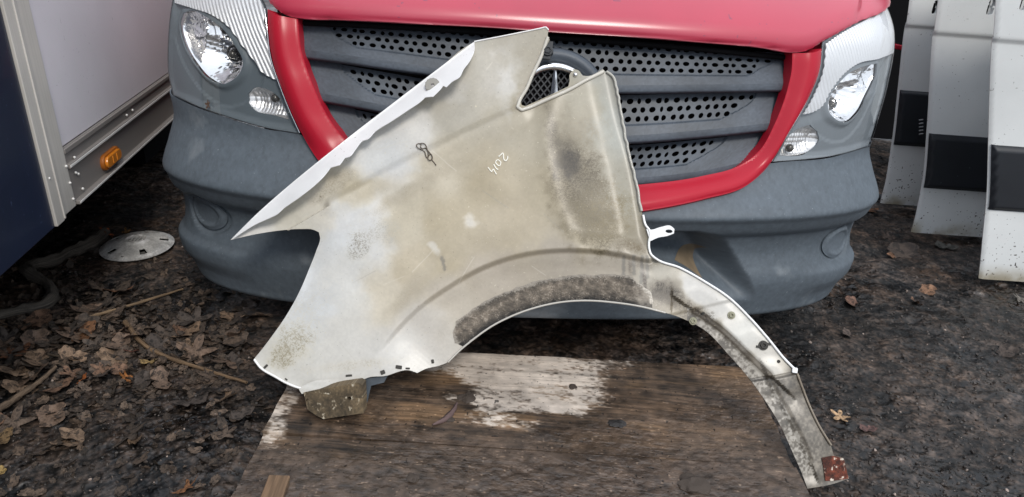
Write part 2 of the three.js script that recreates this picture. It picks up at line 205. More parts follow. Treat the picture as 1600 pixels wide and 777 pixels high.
// ================================================================== RED VAN FRONT
const YAW = THREE.MathUtils.degToRad(6), VO = V(.075, 0, -1.752), VU = V(Math.cos(YAW), 0, -Math.sin(YAW)), VN = V(Math.sin(YAW), 0, Math.cos(YAW));
const vw = (u, y, n) => V(VO.x + VU.x * u + VN.x * n, y, VO.z + VU.z * u + VN.z * n);
const BW = .970, BB = .34, BM = 2.5;
const PO = prof([[.10, -.085], [.115, -.055], [.135, -.042], [.17, -.026], [.215, -.013], [.24, -.012], [.265, -.017], [.31, -.018], [.350, -.013], [.362, -.002], [.374, .006], [.405, .013], [.420, .018], [.44, .016], [.48, .009], [.53, .003], [.58, .012], [.7, .036], [.85, .05], [1.0, .02], [1.2, -.05]]);
const ZO = prof([[.10, .05], [.135, .036], [.17, .026], [.22, .018], [.25, .012], [.30, 0], [.35, .004], [.40, .016], [.42, .020], [.44, .010], [.48, -.022], [.53, -.056], [.6, -.082], [.7, -.12], [.80, -.162], [.86, -.20], [.92, -.27], [.98, -.37], [1.04, -.52], [1.12, -.78], [1.2, -1.12]]);
const skin = (a, y, d = 0) => { const P = PO(y) + d, A = Math.abs(a), w = BW + P, s = Math.sign(a); if (A >= 1) return vw(s * w, y, -BB + ZO(y) - (A - 1) * 1.3); const ph = Math.PI / 2 * Math.pow(A, BM / 2); return vw(s * w * Math.pow(Math.sin(ph), 2 / BM), y, -BB + ZO(y) + (BB + P) * Math.pow(Math.max(0, Math.cos(ph)), 2 / BM)); };
const fSkin = (Q, d) => { const x = Q.x - VO.x, z = Q.z - VO.z, u = x * VU.x + z * VU.z, n = x * VN.x + z * VN.z, P = PO(Q.y) + d, m = n - ZO(Q.y) + BB, A = Math.abs(u) / (BW + P); return (m > 0 ? Math.pow(Math.pow(A, BM) + Math.pow(m / (BB + P), BM), 1 / BM) : A) - 1; };
const KA = 1.15; // skin coordinates: [a*KA, y]
function sk(px, py, d = 0) { const r = ray(px, py); let lo = 1.3, best = 1e9, bt = 2; const f = t => fSkin(C0.clone().addScaledVector(r, t), d); let t = lo, hit = null; for (; t < 3.2; t += .006) { const v = f(t); if (v < 0) { hit = t; break; } if (v < best) { best = v; bt = t; } } if (hit !== null) { let a = hit - .006, b = hit; for (let k = 0; k < 24; k++) { const m = (a + b) / 2; if (f(m) < 0) b = m; else a = m; } bt = b; }
  const Q = C0.clone().addScaledVector(r, bt), x = Q.x - VO.x, z = Q.z - VO.z, u = x * VU.x + z * VU.z, n = x * VN.x + z * VN.z, P = PO(Q.y) + d; const A = Math.min(1, Math.abs(u) / (BW + P)); let a = Math.pow(Math.asin(Math.pow(A, BM / 2)) / (Math.PI / 2), 2 / BM); if (n - ZO(Q.y) + BB < 0) a = 1 + (-(n - ZO(Q.y) + BB)) / 1.3; else if (A > .9) { const c = Math.min(1, (n - ZO(Q.y) + BB) / (BB + P)); a = Math.pow(Math.acos(Math.pow(c, BM / 2)) / (Math.PI / 2), 2 / BM); } return [Math.sign(u) * a * KA, Q.y]; }
const skc = (pts, d, o = {}) => curve(pts, o.closed !== false, o.step || 5, o.ang || 48).map(p => sk(p[0], p[1], d));
const skin2 = d => (s, t) => skin(s / KA, t, typeof d === 'function' ? d(s, t) : d);
const van = thing('red_van', 'front of a red van with dark plastic bumper and clear headlights', 'van', V(VO.x, 0, VO.z - .4));
const noiseTex = (sd, lo, hi, f = 5) => tex(512, 512, (i, j, o) => { const u = i / 512, v = j / 512, k = tf(u, v, f, 6, sd); o[0] = o[1] = o[2] = 255 * cl(lo + (hi - lo) * ss(.25, .75, k)); }, false);
const M = {};
M.red = phy(new THREE.Color().setRGB(.43, .010, .028), { roughness: .8, specularIntensity: .25, clearcoat: .5, clearcoatRoughness: .25 });
M.hood = phy(new THREE.Color().setRGB(.53, .034, .078), { roughness: .5, specularIntensity: .8, clearcoat: 1, clearcoatRoughness: .22, map: tex(512, 512, (i, j, o) => { const u = i / 512, v = j / 512, a = tf(u, v, 4, 5, 105), k = .95 + .14 * (a - .5), s = tn(u, v, 130, 107); o[0] = 255 * k; o[1] = 250 * k; o[2] = 250 * k; if (s > .97) { o[0] -= 60; o[1] = o[2] = 255; } }) });
M.bumper = std(0xffffff, { map: tex(1024, 1024, (i, j, o) => { const u = i / 1024, v = j / 1024, a = tf(u, v, 5, 5, 5), b = tf(u, v, 120, 2, 9), s = tn(u, v, 300, 3); let k = .9 + .12 * (a - .5) + .14 * (b - .5) + .06 * (tn(u, v, 400, 47) - .5); o[0] = 94 * k; o[1] = 104 * k; o[2] = 113 * k; if (s > .968) { o[0] += 44; o[1] += 44; o[2] += 42; } const c = tf(u, v, 9, 4, 61); if (c > .66) { const w = (c - .66) * 2.4; o[0] += 90 * w; o[1] += 84 * w; o[2] += 76 * w; } }), roughnessMap: noiseTex(3, .5, .72), roughness: 1, bumpMap: noiseTex(7, .2, .8, 90), bumpScale: .0003 });
M.louver = std(0xffffff, { map: tex(512, 512, (i, j, o) => { const u = i / 512, v = j / 512, k = .9 + .35 * (tf(u, v, 6, 5, 15) - .5) + .2 * (tf(u, v, 90, 2, 19) - .5); o[0] = 80 * k; o[1] = 88 * k; o[2] = 98 * k; }), roughness: .5 });
M.black = phy(new THREE.Color().setRGB(.006, .006, .007), { roughness: .8, specularIntensity: .15 });
M.darkPl = std(new THREE.Color().setRGB(.028, .031, .035), { roughness: .6 });
M.chrome = std(new THREE.Color().setRGB(.86, .87, .88), { metalness: 1, roughness: .14 });
M.glass = phy(0xffffff, { transmission: 1, thickness: 0, roughness: .04, ior: 1.75 });
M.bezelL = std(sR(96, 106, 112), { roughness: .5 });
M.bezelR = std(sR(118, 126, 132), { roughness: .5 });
M.silver = std(new THREE.Color().setRGB(.8, .8, .8), { metalness: .75, roughness: .3 });
M.ribbed = phy(new THREE.Color().setRGB(.72, .735, .75), { metalness: .45, roughness: .38, clearcoat: .6, clearcoatRoughness: .1 });
M.reflect = std(new THREE.Color().setRGB(.9, .9, .9), { metalness: 1, roughness: .1 });

{ // ---- bumper
  const top = curve([[262, 145], [275, 153], [350, 183], [420, 203], [470, 211], [500, 238], [540, 275], [600, 303], [750, 322], [870, 326], [1003, 316], [1100, 297], [1165, 275], [1200, 256], [1215, 254], [1300, 246], [1370, 223]], false, 6).map(p => sk(p[0], p[1]));
  const L = top[0], R = top[top.length - 1], e = 1.28 * KA, yb = .108, o = [[-e, L[1] + .01], ...top.filter(p => Math.abs(p[0]) < 1.15 * KA), [e, R[1] + .01]];
  for (let k = 0; k <= 60; k++) { const s = lerp(e, -e, k / 60); o.push([s, yb + .004 * Math.round(vn(s * 4 + 3, 1))]); }
  // recessed lower intake with a slanted return on each side
  const lip = curve([[-.54, .165], [-.525, .19], [-.44, .315], [-.40, .358], [-.345, .378], [.345, .378], [.40, .358], [.44, .315], [.525, .19], [.54, .165]], false, .02, 30);
  const inR = (s, t) => { if (Math.abs(s) > .56 || t > .38 || t < .13 || !inside(lip, s, t)) return 0; const d = lineD(lip, s, t)[0]; return ss(0, .040, d) * (1 - ss(.045, .20, d)) * ss(.165, .26, t); };
  const fog = (s, t) => { const A = Math.abs(s), dx = (A - .845) / .10, dy = (t - (s < 0 ? .318 : .298)) / .052, q = Math.hypot(dx, dy); return q; };
  const disp = (s, t) => -.105 * inR(s, t) + (q => q < 1.12 ? -.010 * ss(1.12, .98, q) : 0)(fog(s, t)) + .012 * ss(.62, .78, Math.abs(s)) * ss(.25, .23, t) * ss(.15, .2, t) + (fbm(s * 3, t * 3, 2) - .5) * .0012;
  const bump = part('bumper', panel({ outline: o, cell: .005, thick: .003, uv: (s, t) => [s / 1.1, t / 1.1], map: (s, t) => skin(s / KA, t, disp(s, t)) }), M.bumper, van);
  part('dried_mud', panel({ outline: skc([[1066, 414], [1092, 402], [1122, 396], [1114, 420], [1106, 440], [1094, 430]], -.03), cell: .006, thick: .0006, uv: (s, t) => [s * 3, t * 3], map: (s, t) => skin(s / KA, t, disp(s, t) + .001) }), std(sR(138, 122, 100), { roughness: .95, map: noiseTex(133, .6, 1, 6) }), bump);
  for (const sg of [-1, 1]) { const ol = []; for (let k = 0; k < 36; k++) { const a = k / 36 * 6.2832; ol.push([sg * .845 + .088 * Math.cos(a), (sg < 0 ? .318 : .298) + .044 * Math.sin(a)]); }
    part('fog_lamp_cover', panel({ outline: ol, cell: .005, thick: .004, uv: (s, t) => [s / 1.1 + .3, t / 1.1], map: (s, t) => { const q = Math.hypot((Math.abs(s) - .845) / .088, (t - (s < 0 ? .318 : .298)) / .044); return skin(s / KA, t, -.004 + (q > .72 ? .006 * ss(1, .8, q) : .006 - .004 * ss(.72, .62, q))); } }), M.bumper, bump); }
  // inner dark mass of the engine bay, under tray and radiator
  const blk = []; for (const [w, h, dz, y, n] of [[1.5, .34, .5, .31, -.62], [1.3, .42, .5, .66, -.75]]) { const g = box(w, h, dz, 0, 0, 0); g.rotateY(YAW); const p = vw(0, y, n); g.translate(p.x, p.y, p.z); blk.push(g); }
  part('engine_bay', merge(blk), M.black, van);
}
{ // ---- grille surround
  const outer = [[418, 14], [419, 45], [425, 90], [441, 140], [470, 206], [500, 254], [560, 303], [700, 335], [870, 341], [1003, 330], [1100, 311], [1165, 291], [1195, 266], [1230, 211], [1265, 150], [1281, 108], [1284, 76]];
  const inner = [[1243, 84], [1242, 110], [1236, 138], [1216, 193], [1190, 238], [1160, 260], [1100, 277], [995, 291], [870, 298], [700, 288], [600, 262], [540, 222], [510, 185], [484, 130], [466, 75], [461, 30]];
  const d0 = .016, ol = [...curve(outer, false, 6).map(p => sk(p[0], p[1], d0)), ...curve(inner, false, 6).map(p => sk(p[0], p[1], d0))];
  const rim = curve(outer, false, 6).map(p => sk(p[0], p[1], d0)), rin = curve(inner, false, 6).map(p => sk(p[0], p[1], d0));
  part('grille_surround', panel({ outline: ol, cell: .0042, eps: .004, thick: .035, uv: (s, t) => [s, t], map: (s, t) => { const a = lineD(rim, s, t)[0], b = lineD(rin, s, t)[0], q = a / (a + b + 1e-6); return skin(s / KA, t, d0 + .013 * Math.sin(Math.PI * cl(q)) - .008 * ss(.55, 1, q)); } }), M.red, van);
}
{ // ---- louvres
  const X = (A, x) => { for (let i = 1; i < A.length; i++) if (x <= A[i][0] || i === A.length - 1) { const t = (x - A[i - 1][0]) / (A[i][0] - A[i - 1][0]); return lerp(A[i - 1][1], A[i][1], t); } };
  const rows = [
    { top: [[462, 24], [640, 38], [868, 56], [1100, 74], [1243, 84]], bot: [[464, 76], [570, 90], [679, 106], [780, 121], [868, 131], [965, 133], [1100, 132], [1238, 130]], ins: [508, 1218] },
    { top: [[468, 88], [600, 112], [868, 150], [980, 148], [1240, 141]], bot: [[486, 143], [600, 164], [700, 184], [800, 203], [868, 212], [980, 212], [1100, 203], [1216, 191]], ins: [535, 1180] },
    { top: [[486, 154], [600, 180], [868, 230], [985, 226], [1218, 204]], bot: [[520, 212], [600, 234], [700, 257], [800, 273], [868, 281], [993, 278], [1090, 268], [1170, 252]], ins: [560, 1130] }];
  for (const r of rows) {
    const pt = (A, d, n = 60) => { const c = curve(A, false, 8), o = []; for (let k = 0; k <= n; k++) o.push(c[Math.round(k / n * (c.length - 1))]); return o.map(p => { const q = sk(p[0], p[1], d); return skin(q[0] / KA, q[1], d); }); };
    const T = pt(r.top, -.052), B = pt(r.bot, -.018), n = T.length - 1, len = T[0].distanceTo(T[n]), hgt = T[n >> 1].distanceTo(B[n >> 1]);
    const pos = (s, t) => { const f = cl(s / len, 0, 1) * n, i = Math.min(n - 1, Math.floor(f)), a = T[i].clone().lerp(T[i + 1], f - i), b = B[i].clone().lerp(B[i + 1], f - i); return b.lerp(a, t / hgt); };
    // inset perforated field, with curved ends
    const uOf = px => { let b = 0, bd = 1e9; for (let k = 0; k <= 200; k++) { const q = proj(pos(k / 200 * len, hgt * .75)); const d = Math.abs(q[0] - px); if (d < bd) { bd = d; b = k / 200 * len; } } return b; };
    const a = uOf(r.ins[0]), b = uOf(r.ins[1]), low = hgt * .24, fieldD = (s, t) => { const e = Math.min(s - a, b - s), k = (1 - cl((t - low) / (hgt * .6))) ** 1.6 * .075; return Math.min(e - k, t - low); };
    const nrm = T[n >> 1].clone().sub(B[n >> 1]).cross(T[n].clone().sub(T[0])).normalize(); if (nrm.dot(C0.clone().sub(B[n >> 1])) < 0) nrm.negate();
    const holes = []; let row = 0; for (let t = low + .016; t < hgt - .004; t += .0215, row++) for (let s = a + (row % 2 ? .012 : 0); s < b; s += .0238) { if (fieldD(s, t) < .012) continue; const h = []; for (let k = 0; k < 12; k++) h.push([s + .0071 * Math.cos(k / 12 * 6.2832), t + .0071 * Math.sin(k / 12 * 6.2832)]); holes.push(h); }
    const ol = []; for (let k = 0; k <= 60; k++) ol.push([k / 60 * len, 0]); for (let k = 60; k >= 0; k--) ol.push([k / 60 * len, hgt]);
    const lou = part('grille_louver', panel({ outline: ol, holes, cell: .0045, thick: .0025, eps: .0018, uv: (s, t) => [s * 2, t * 2], map: (s, t) => pos(s, t).addScaledVector(nrm, -.0034 * ss(0, .003, fieldD(s, t)) ) }), M.louver, van);
    // rounded front lip and its underside
    const lp = []; for (let k = 0; k <= n; k++) lp.push(B[k]); const lipM = (s, t) => { const f = cl(s) * n, i = Math.min(n - 1, Math.floor(f)), P = lp[i].clone().lerp(lp[i + 1], f - i); const w = t / .05; return P.add(V(0, -.022 * Math.min(1, w * 1.6), 0)).addScaledVector(VN, .004 * Math.sin(Math.min(1, w * 2) * Math.PI / 2) - .05 * Math.max(0, w - .6) / .4); };
    const lo = [[0, 0], [1, 0], [1, .05], [0, .05]]; part('louver_lip', panel({ outline: lo, cell: .012, thick: .002, uv: (s, t) => [s * 2, t * 2], map: lipM }), M.louver, lou);
  }
  // dark backing and sill behind the louvres
  const bo = [[455, 10], [1260, 78], [1245, 140], [1175, 270], [995, 300], [870, 305], [700, 295], [560, 262], [480, 140]]; part('grille_backing', panel({ outline: skc(bo, -.12, { step: 10 }), cell: .02, thick: .01, map: skin2(-.12) }), M.black, van);
}
{ // ---- emblem: ring with a three pointed star over a mesh disc
  const q = sk(865, 165, .012), P = skin(q[0] / KA, q[1], .012), d = proj(P)[2], R = 60 / FOC * d, fwd = VN.clone().multiplyScalar(.93).add(V(0, .30, 0)).normalize(), ex = VU.clone(), ey = new THREE.Vector3().crossVectors(fwd, ex);
  const mtx = new THREE.Matrix4().makeBasis(ex, ey, fwd).setPosition(P), put = g => { g = clean(g); g.applyMatrix4(mtx); return g; };
  const hs = new THREE.LatheGeometry([[R * 1.54, -.07], [R * 1.5, -.012], [R * 1.42, .006], [R * 1.25, .006], [R * 1.08, -.004], [R * 1.04, -.03]].map(p => new THREE.Vector2(...p)), 64).rotateX(Math.PI / 2);
  const em = part('emblem_housing', put(hs), M.louver, van);
  part('emblem_mesh', put((() => { const L = []; for (let k = -9; k <= 9; k++) for (const s of [-1, 1]) { const c = k * .0125, h = Math.sqrt(Math.max(0, R * R - c * c)); if (h < .01) continue; const g = box(2 * h, .003, .003, 0, c, 0); g.rotateZ(s * .9); g.translate(0, 0, -.010 + s * .0006); L.push(g); } const b = new THREE.CircleGeometry(R * 1.05, 40).translate(0, 0, -.045); return merge(L); })()), M.darkPl, em); part('emblem_backing', put(new THREE.CylinderGeometry(R * 1.05, R * 1.05, .004, 40).rotateX(Math.PI / 2).translate(0, 0, -.020)), M.black, em);
  part('emblem_ring', put(new THREE.TorusGeometry(R, .0098, 14, 72)), M.chrome, em);
  const arms = []; for (let k = 0; k < 3; k++) { const g = new THREE.CylinderGeometry(.0022, .0115, R - .002, 4, 1).scale(1, 1, .6).translate(0, R / 2, 0); g.rotateZ(k * 2.0944); arms.push(g.toNonIndexed()); } const ag = merge(arms); ag.computeVertexNormals(); part('emblem_star', put(ag), M.chrome, em);
}
{ // ---- hood
  const lip = [[404, -14], [412, 2], [425, 16], [440, 25], [464, 30], [520, 32], [640, 38], [760, 44], [870, 52], [1000, 60], [1100, 68], [1200, 77], [1245, 84], [1262, 83], [1276, 78], [1288, 70], [1310, 58], [1350, 36], [1397, 11], [1402, -6]];
  const d0 = .024, edge = curve(lip, false, 6).map(p => sk(p[0], p[1], d0)); const L = edge[0], R = edge[edge.length - 1];
  const ol = [[L[0] - .03, 1.0], ...edge, [R[0] + .03, 1.0], [R[0] + .02, 1.12], [.4, 1.14], [-.4, 1.14], [L[0] - .02, 1.12]];
  const fl = edge, ridge = (s, t) => { const c = .60 + .35 * cl((t - .8) / .3), x = Math.abs(s) - c; return .012 * ss(.03, -.05, x) - .010 * Math.exp(-(x * x) / .0009); };
  const hd = part('hood', panel({ outline: ol, cell: .008, thick: .004, eps: .006, uv: (s, t) => [s, t], map: (s, t) => { const e = lineD(fl, s, t)[0]; return skin(s / KA, t, d0 - .016 * (1 - Math.sqrt(1 - (1 - cl(e / .022)) ** 2)) + ridge(s, t) * ss(.0, .05, e)); } }), M.hood, van);
  // dark seal strip under the hood lip
  const sl = curve([[470, 36], [640, 44], [870, 60], [1100, 78], [1240, 92]], false, 12).map(p => { const q = sk(p[0], p[1], -.02); return skin(q[0] / KA, q[1], -.03); }); part('hood_seal', tube(sl, .007, 8, 60), M.black, van);
  // front wings behind the headlights
  for (const sg of [-1, 1]) { const o = [[sg * 1.02 * KA, .60], [sg * 1.55 * KA, .50], [sg * 1.6 * KA, .98], [sg * 1.06 * KA, 1.0]]; part('front_wing', panel({ outline: o, cell: .03, thick: .003, map: (s, t) => skin(s / KA, Math.min(t, 1), -.075) }), M.red, van); }
}
{ // ---- headlights
  const head = (o) => {
    const dB = -.016, lens = skc(o.lens, .002), reflO = skc(o.refl, dB), lensB = skc(o.lens, -.003);
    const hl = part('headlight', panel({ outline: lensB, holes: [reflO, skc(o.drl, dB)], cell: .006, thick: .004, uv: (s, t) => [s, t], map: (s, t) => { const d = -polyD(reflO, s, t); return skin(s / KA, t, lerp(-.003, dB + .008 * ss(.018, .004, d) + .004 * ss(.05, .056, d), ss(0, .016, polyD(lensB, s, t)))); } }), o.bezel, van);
    part('headlight_lens', panel({ outline: lens, cell: .012, thick: 0, map: skin2(.002) }), M.glass, hl);
    part('headlight_rim', tube(curve(o.lens, true, 8).map(p => { const q = sk(p[0], p[1], .002); return skin(q[0] / KA, q[1], .001); }), .0011, 5, 200, true), M.darkPl, hl);
    const cx = o.rc, c = sk(cx[0], cx[1], dB);
    part('reflector', panel({ outline: reflO, cell: .0035, thick: .002, eps: .001, map: (s, t) => { const d = polyD(reflO, s, t), dx = s - c[0], dy = t - c[1]; const k = Math.sqrt(cl(d / .03)), b1 = 1 - ((s - c[0] + .012 * o.sg) ** 2 + (t - c[1] - .034) ** 2) / .0032, b2 = 1 - ((s - c[0] - .012 * o.sg) ** 2 + (t - c[1] + .022) ** 2) / .0036, bw = Math.max(b1, b2, -.15); return skin(s / KA, t, dB - .020 * k - .034 * k * bw + .009 * k * (hsh(Math.floor((dx + dy * .4) / .03) + 50, Math.floor((dy - dx * .2) / .034) + 70) - .5) - .0018 * k * (b1 > b2 ? Math.abs(Math.sin(s * 300)) : Math.abs(Math.sin((s * .4 + t) * 210)))); } }), M.reflect, hl);
    for (const [bx, by, br] of o.bulbs) { const q = sk(bx, by, dB - .012), P = skin(q[0] / KA, q[1], dB - .03); const g = merge([new THREE.SphereGeometry(br, 16, 12).translate(0, 0, 0), new THREE.CylinderGeometry(br * .9, br * 1.3, br * 2, 16).rotateX(Math.PI / 2).translate(0, 0, -br * 1.4), new THREE.TorusGeometry(br * 1.6, br * .25, 8, 20).translate(0, 0, -br * 1.2)]); g.translate(P.x, P.y, P.z); part('bulb', g, M.darkGlass, hl); }
    const dI = -.006; part('indicator', panel({ outline: skc(o.ind, dI), cell: .0021, thick: .002, eps: .0010, map: (s, t) => { const w = s * o.rib[0] + t * o.rib[1]; return skin(s / KA, t, dI + .0012 * Math.sin(w * Math.PI / .0050) + .006 * fbm(s * 8, t * 8, 2)); } }), M.ribbed, hl);
    const dD = -.014, dO = skc(o.drl, dD - .006); part('daytime_lamp', panel({ outline: dO, cell: .0025, thick: .002, eps: .0008, map: (s, t) => { const d = polyD(dO, s, t); return skin(s / KA, t, dD - .006 - .018 * Math.sqrt(cl(d / .02)) + .0016 * Math.abs(Math.sin(s * Math.PI / .0085)) + .0012 * Math.abs(Math.sin(t * Math.PI / .012))); } }), M.silver, hl);
    { const q = sk(o.db[0], o.db[1], dD), P = skin(q[0] / KA, q[1], dD - .004); part('bulb', new THREE.SphereGeometry(.011, 14, 10).translate(P.x, P.y, P.z), M.darkGlass, hl); }
    part('chrome_trim', tube(curve(o.trim, false, 10).map(p => { const q = sk(p[0], p[1], .006); return skin(q[0] / KA, q[1], .004); }), .0022, 6, 60), M.chrome, hl);
  };
  M.darkGlass = phy(sR(90, 88, 84), { roughness: .12, metalness: .5 });
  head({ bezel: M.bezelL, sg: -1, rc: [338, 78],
    lens: [[275, -30], [266, 20], [262, 70], [263, 115], [270, 148], [310, 167], [350, 181], [420, 201], [468, 209], [455, 175], [440, 142], [424, 92], [418, 46], [416, 16], [404, -10], [390, -32]],
    refl: [[286, 35], [291, 20], [306, 16], [325, 25], [352, 44], [370, 68], [384, 100], [380, 112], [362, 128], [352, 131], [330, 122], [310, 100], [292, 68]],
    ind: [[278, -26], [274, 4], [300, 12], [330, 22], [356, 40], [376, 66], [396, 92], [410, 112], [434, 126], [436, 122], [424, 84], [415, 40], [413, 14], [402, -8], [390, -30]],
    drl: [[388, 146], [396, 138], [416, 138], [436, 150], [448, 170], [454, 187], [430, 180], [400, 172], [390, 160]],
    bulbs: [[340, 48, .010], [352, 86, .011], [298, 84, .009]], db: [428, 154], rib: [.93, .38], trim: [[412, 14], [416, 46], [422, 92], [438, 140], [452, 175], [467, 208]] });
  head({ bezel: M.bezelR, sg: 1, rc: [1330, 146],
    lens: [[1286, 66], [1310, 50], [1350, 28], [1396, 4], [1400, 50], [1399, 90], [1394, 140], [1384, 190], [1372, 221], [1340, 234], [1300, 244], [1250, 250], [1208, 253], [1230, 214], [1262, 158], [1280, 112]],
    refl: [[1366, 98], [1364, 118], [1350, 150], [1336, 176], [1318, 190], [1306, 188], [1290, 172], [1290, 154], [1304, 132], [1324, 112], [1348, 102]],
    ind: [[1288, 68], [1310, 53], [1350, 31], [1394, 8], [1397, 60], [1398, 80], [1372, 91], [1340, 98], [1314, 116], [1294, 142], [1280, 166], [1262, 176], [1252, 178], [1266, 154], [1282, 116]],
    drl: [[1226, 218], [1242, 202], [1264, 194], [1278, 206], [1276, 222], [1258, 238], [1234, 243], [1216, 242]],
    bulbs: [[1346, 118, .011], [1348, 148, .010], [1312, 166, .009]], db: [1236, 232], rib: [.88, .48], trim: [[1284, 80], [1279, 112], [1262, 157], [1230, 213], [1207, 252]] });
}

// ================================================================== FENDER
{
  const A = atY(500, 652, .031), B = atY(1320, 758, .004), T = at(855, 45, 1.80), FP = new Plane3(A, B.clone().sub(A), T.clone().sub(A));
  const fend = thing('van_fender', 'dirty off white van fender standing on its edge against the red van', 'fender', A.clone());
  const L2 = curve([[578, 566], [600, 535], [640, 490], [700, 445], [760, 412], [820, 394], [880, 388], [940, 391], [1016, 404]], false, 8), L1 = curve([[520, 320], [600, 275], [700, 225], [812, 172]], false, 10), VC = curve([[866, 150], [852, 200], [858, 270], [880, 340], [905, 392]], false, 10);
  const TE = curve([[1040, 492], [1095, 478], [1145, 466]], false, 6), TS = curve([[1150, 598], [1200, 590], [1250, 580]], false, 6), TR = curve([[1085, 486], [1120, 510], [1160, 548], [1200, 586]], false, 6), TL = curve([[1200, 592], [1225, 640], [1250, 690], [1262, 720]], false, 6), FO = curve([[948, 112], [962, 180], [985, 270], [998, 340], [1006, 380], [1018, 402]], false, 8);
  const hpx = (x, y) => { let h = .03 * ((x - 760) / 420) ** 2 * (x < 760 ? .5 : .35);
    let [d, s, f] = lineD(L1, x, y); if (d < 172) h += .005 * ss(26, 0, d) + (s < 0 ? -.013 * ss(0, 16, d) * ss(170, 60, d) : 0);
    [d, s, f] = lineD(L2, x, y); const en = ss(0, .16, f); if (d < 152) h += en * (.005 * ss(34, 3, d) + (s > 0 ? -.0115 * ss(0, 8, d) * ss(150, 80, d) : 0));
    [d, s] = lineD(VC, x, y); if (d < 60) h += .0022 * Math.exp(-((d / 12) ** 2));
    [d, s] = lineD(TE, x, y); if (x > 1000) { if (d < 60) h += s > 0 ? -.004 * ss(0, 6, d) * ss(60, 30, d) : 0; }
    if (x > 1050) { [d, s, f] = lineD(TR, x, y); if (d < 60) h += .006 * (s < 0 ? 1 : -1) * ss(0, 7, d) * ss(60, 30, d); [d, s] = lineD(TS, x, y); if (d < 40) h += (s > 0 ? .0035 : 0) * ss(0, 4, d) * ss(40, 20, d); [d, s] = lineD(TL, x, y); if (d < 40) h += .004 * (s < 0 ? 1 : -1) * ss(0, 6, d) * ss(40, 18, d); }
    [d, s] = lineD(FO, x, y); if (d < 46) h += -.016 * ss(44, 0, d) ** 2;
    h += (fbm(x * .010 + 3, y * .012, 2) - .5) * .013; return h; };
  const cacheP = new Map(); const hst = (s, t) => { const q = proj(FP.at(s, t)); return hpx(q[0], q[1]); };
  const fpt = (x, y, off = 0) => { let st = FP.px(x, y); for (let k = 0; k < 3; k++) { const P = FP.at(st[0], st[1], hst(st[0], st[1]) + off), q = proj(P), g = FP.px(2 * x - q[0], 2 * y - q[1]), z = FP.px(x, y); const e = FP.px(q[0], q[1]); st = [st[0] + z[0] - e[0], st[1] + z[1] - e[1]]; } return st; };
  const fc = (pts, o = {}) => curve(pts, o.closed !== false, o.step || 4, o.ang || 40).map(p => fpt(p[0], p[1], o.off || 0));
  const on = (s, t, off = 0) => FP.at(s, t, hst(s, t) + off), onpx = (x, y, off = 0) => { const q = fpt(x, y, off); return on(q[0], q[1], off); };
  const outline = [[360, 375], [395, 341], [436, 304], [500, 251], [560, 204], [620, 158], [680, 112], [741, 66], [800, 54], [853, 43], [857, 47], [856, 56], [859, 62], [855, 70], [846, 88], [838, 104], [832, 118], [822, 141], [814, 157], [815, 164], [821, 166], [850, 153], [888, 135], [890, 127], [890, 117], [896, 108], [904, 110], [910, 118], [918, 119], [942, 108], [946, 112], [954, 113], [958, 120], [962, 132], [968, 166], [976, 210], [988, 262], [996, 292], [1003, 332], [1008, 352], [1014, 358], [1020, 372], [1014, 382], [1017, 397], [1025, 405], [1060, 419], [1100, 441], [1138, 466], [1170, 497], [1200, 531], [1226, 562], [1245, 580], [1252, 602], [1264, 634], [1280, 667], [1298, 695], [1303, 712], [1318, 716], [1327, 748], [1300, 757], [1262, 764], [1254, 742], [1240, 710], [1219, 664], [1195, 625], [1168, 588], [1140, 556], [1101, 516], [1062, 496], [1040, 489], [1000, 479], [960, 473], [920, 470], [880, 472], [840, 480], [800, 494], [770, 509], [740, 530], [716, 550], [700, 566], [688, 571], [664, 577], [652, 583], [640, 579], [600, 588], [576, 590], [566, 594], [520, 602], [470, 608], [450, 601], [430, 590], [405, 575], [396, 562], [410, 545], [425, 525], [440, 504], [455, 480], [470, 451], [483, 420], [494, 392], [500, 372], [498, 363], [489, 359], [470, 358], [440, 360], [400, 366]];
  // procedural paint, primer, dirt; laid out on the panel itself in metres
  const c4 = [[340, 30], [1340, 30], [340, 780], [1340, 780]].map(p => FP.px(p[0], p[1])), S0 = Math.min(...c4.map(c => c[0])), S1 = Math.max(...c4.map(c => c[0])), T0 = Math.min(...c4.map(c => c[1])), T1 = Math.max(...c4.map(c => c[1]));
  const tw = 1500, th = Math.round(1500 * (T1 - T0) / (S1 - S0)), uvf = (s, t) => [(s - S0) / (S1 - S0), (t - T0) / (T1 - T0)];
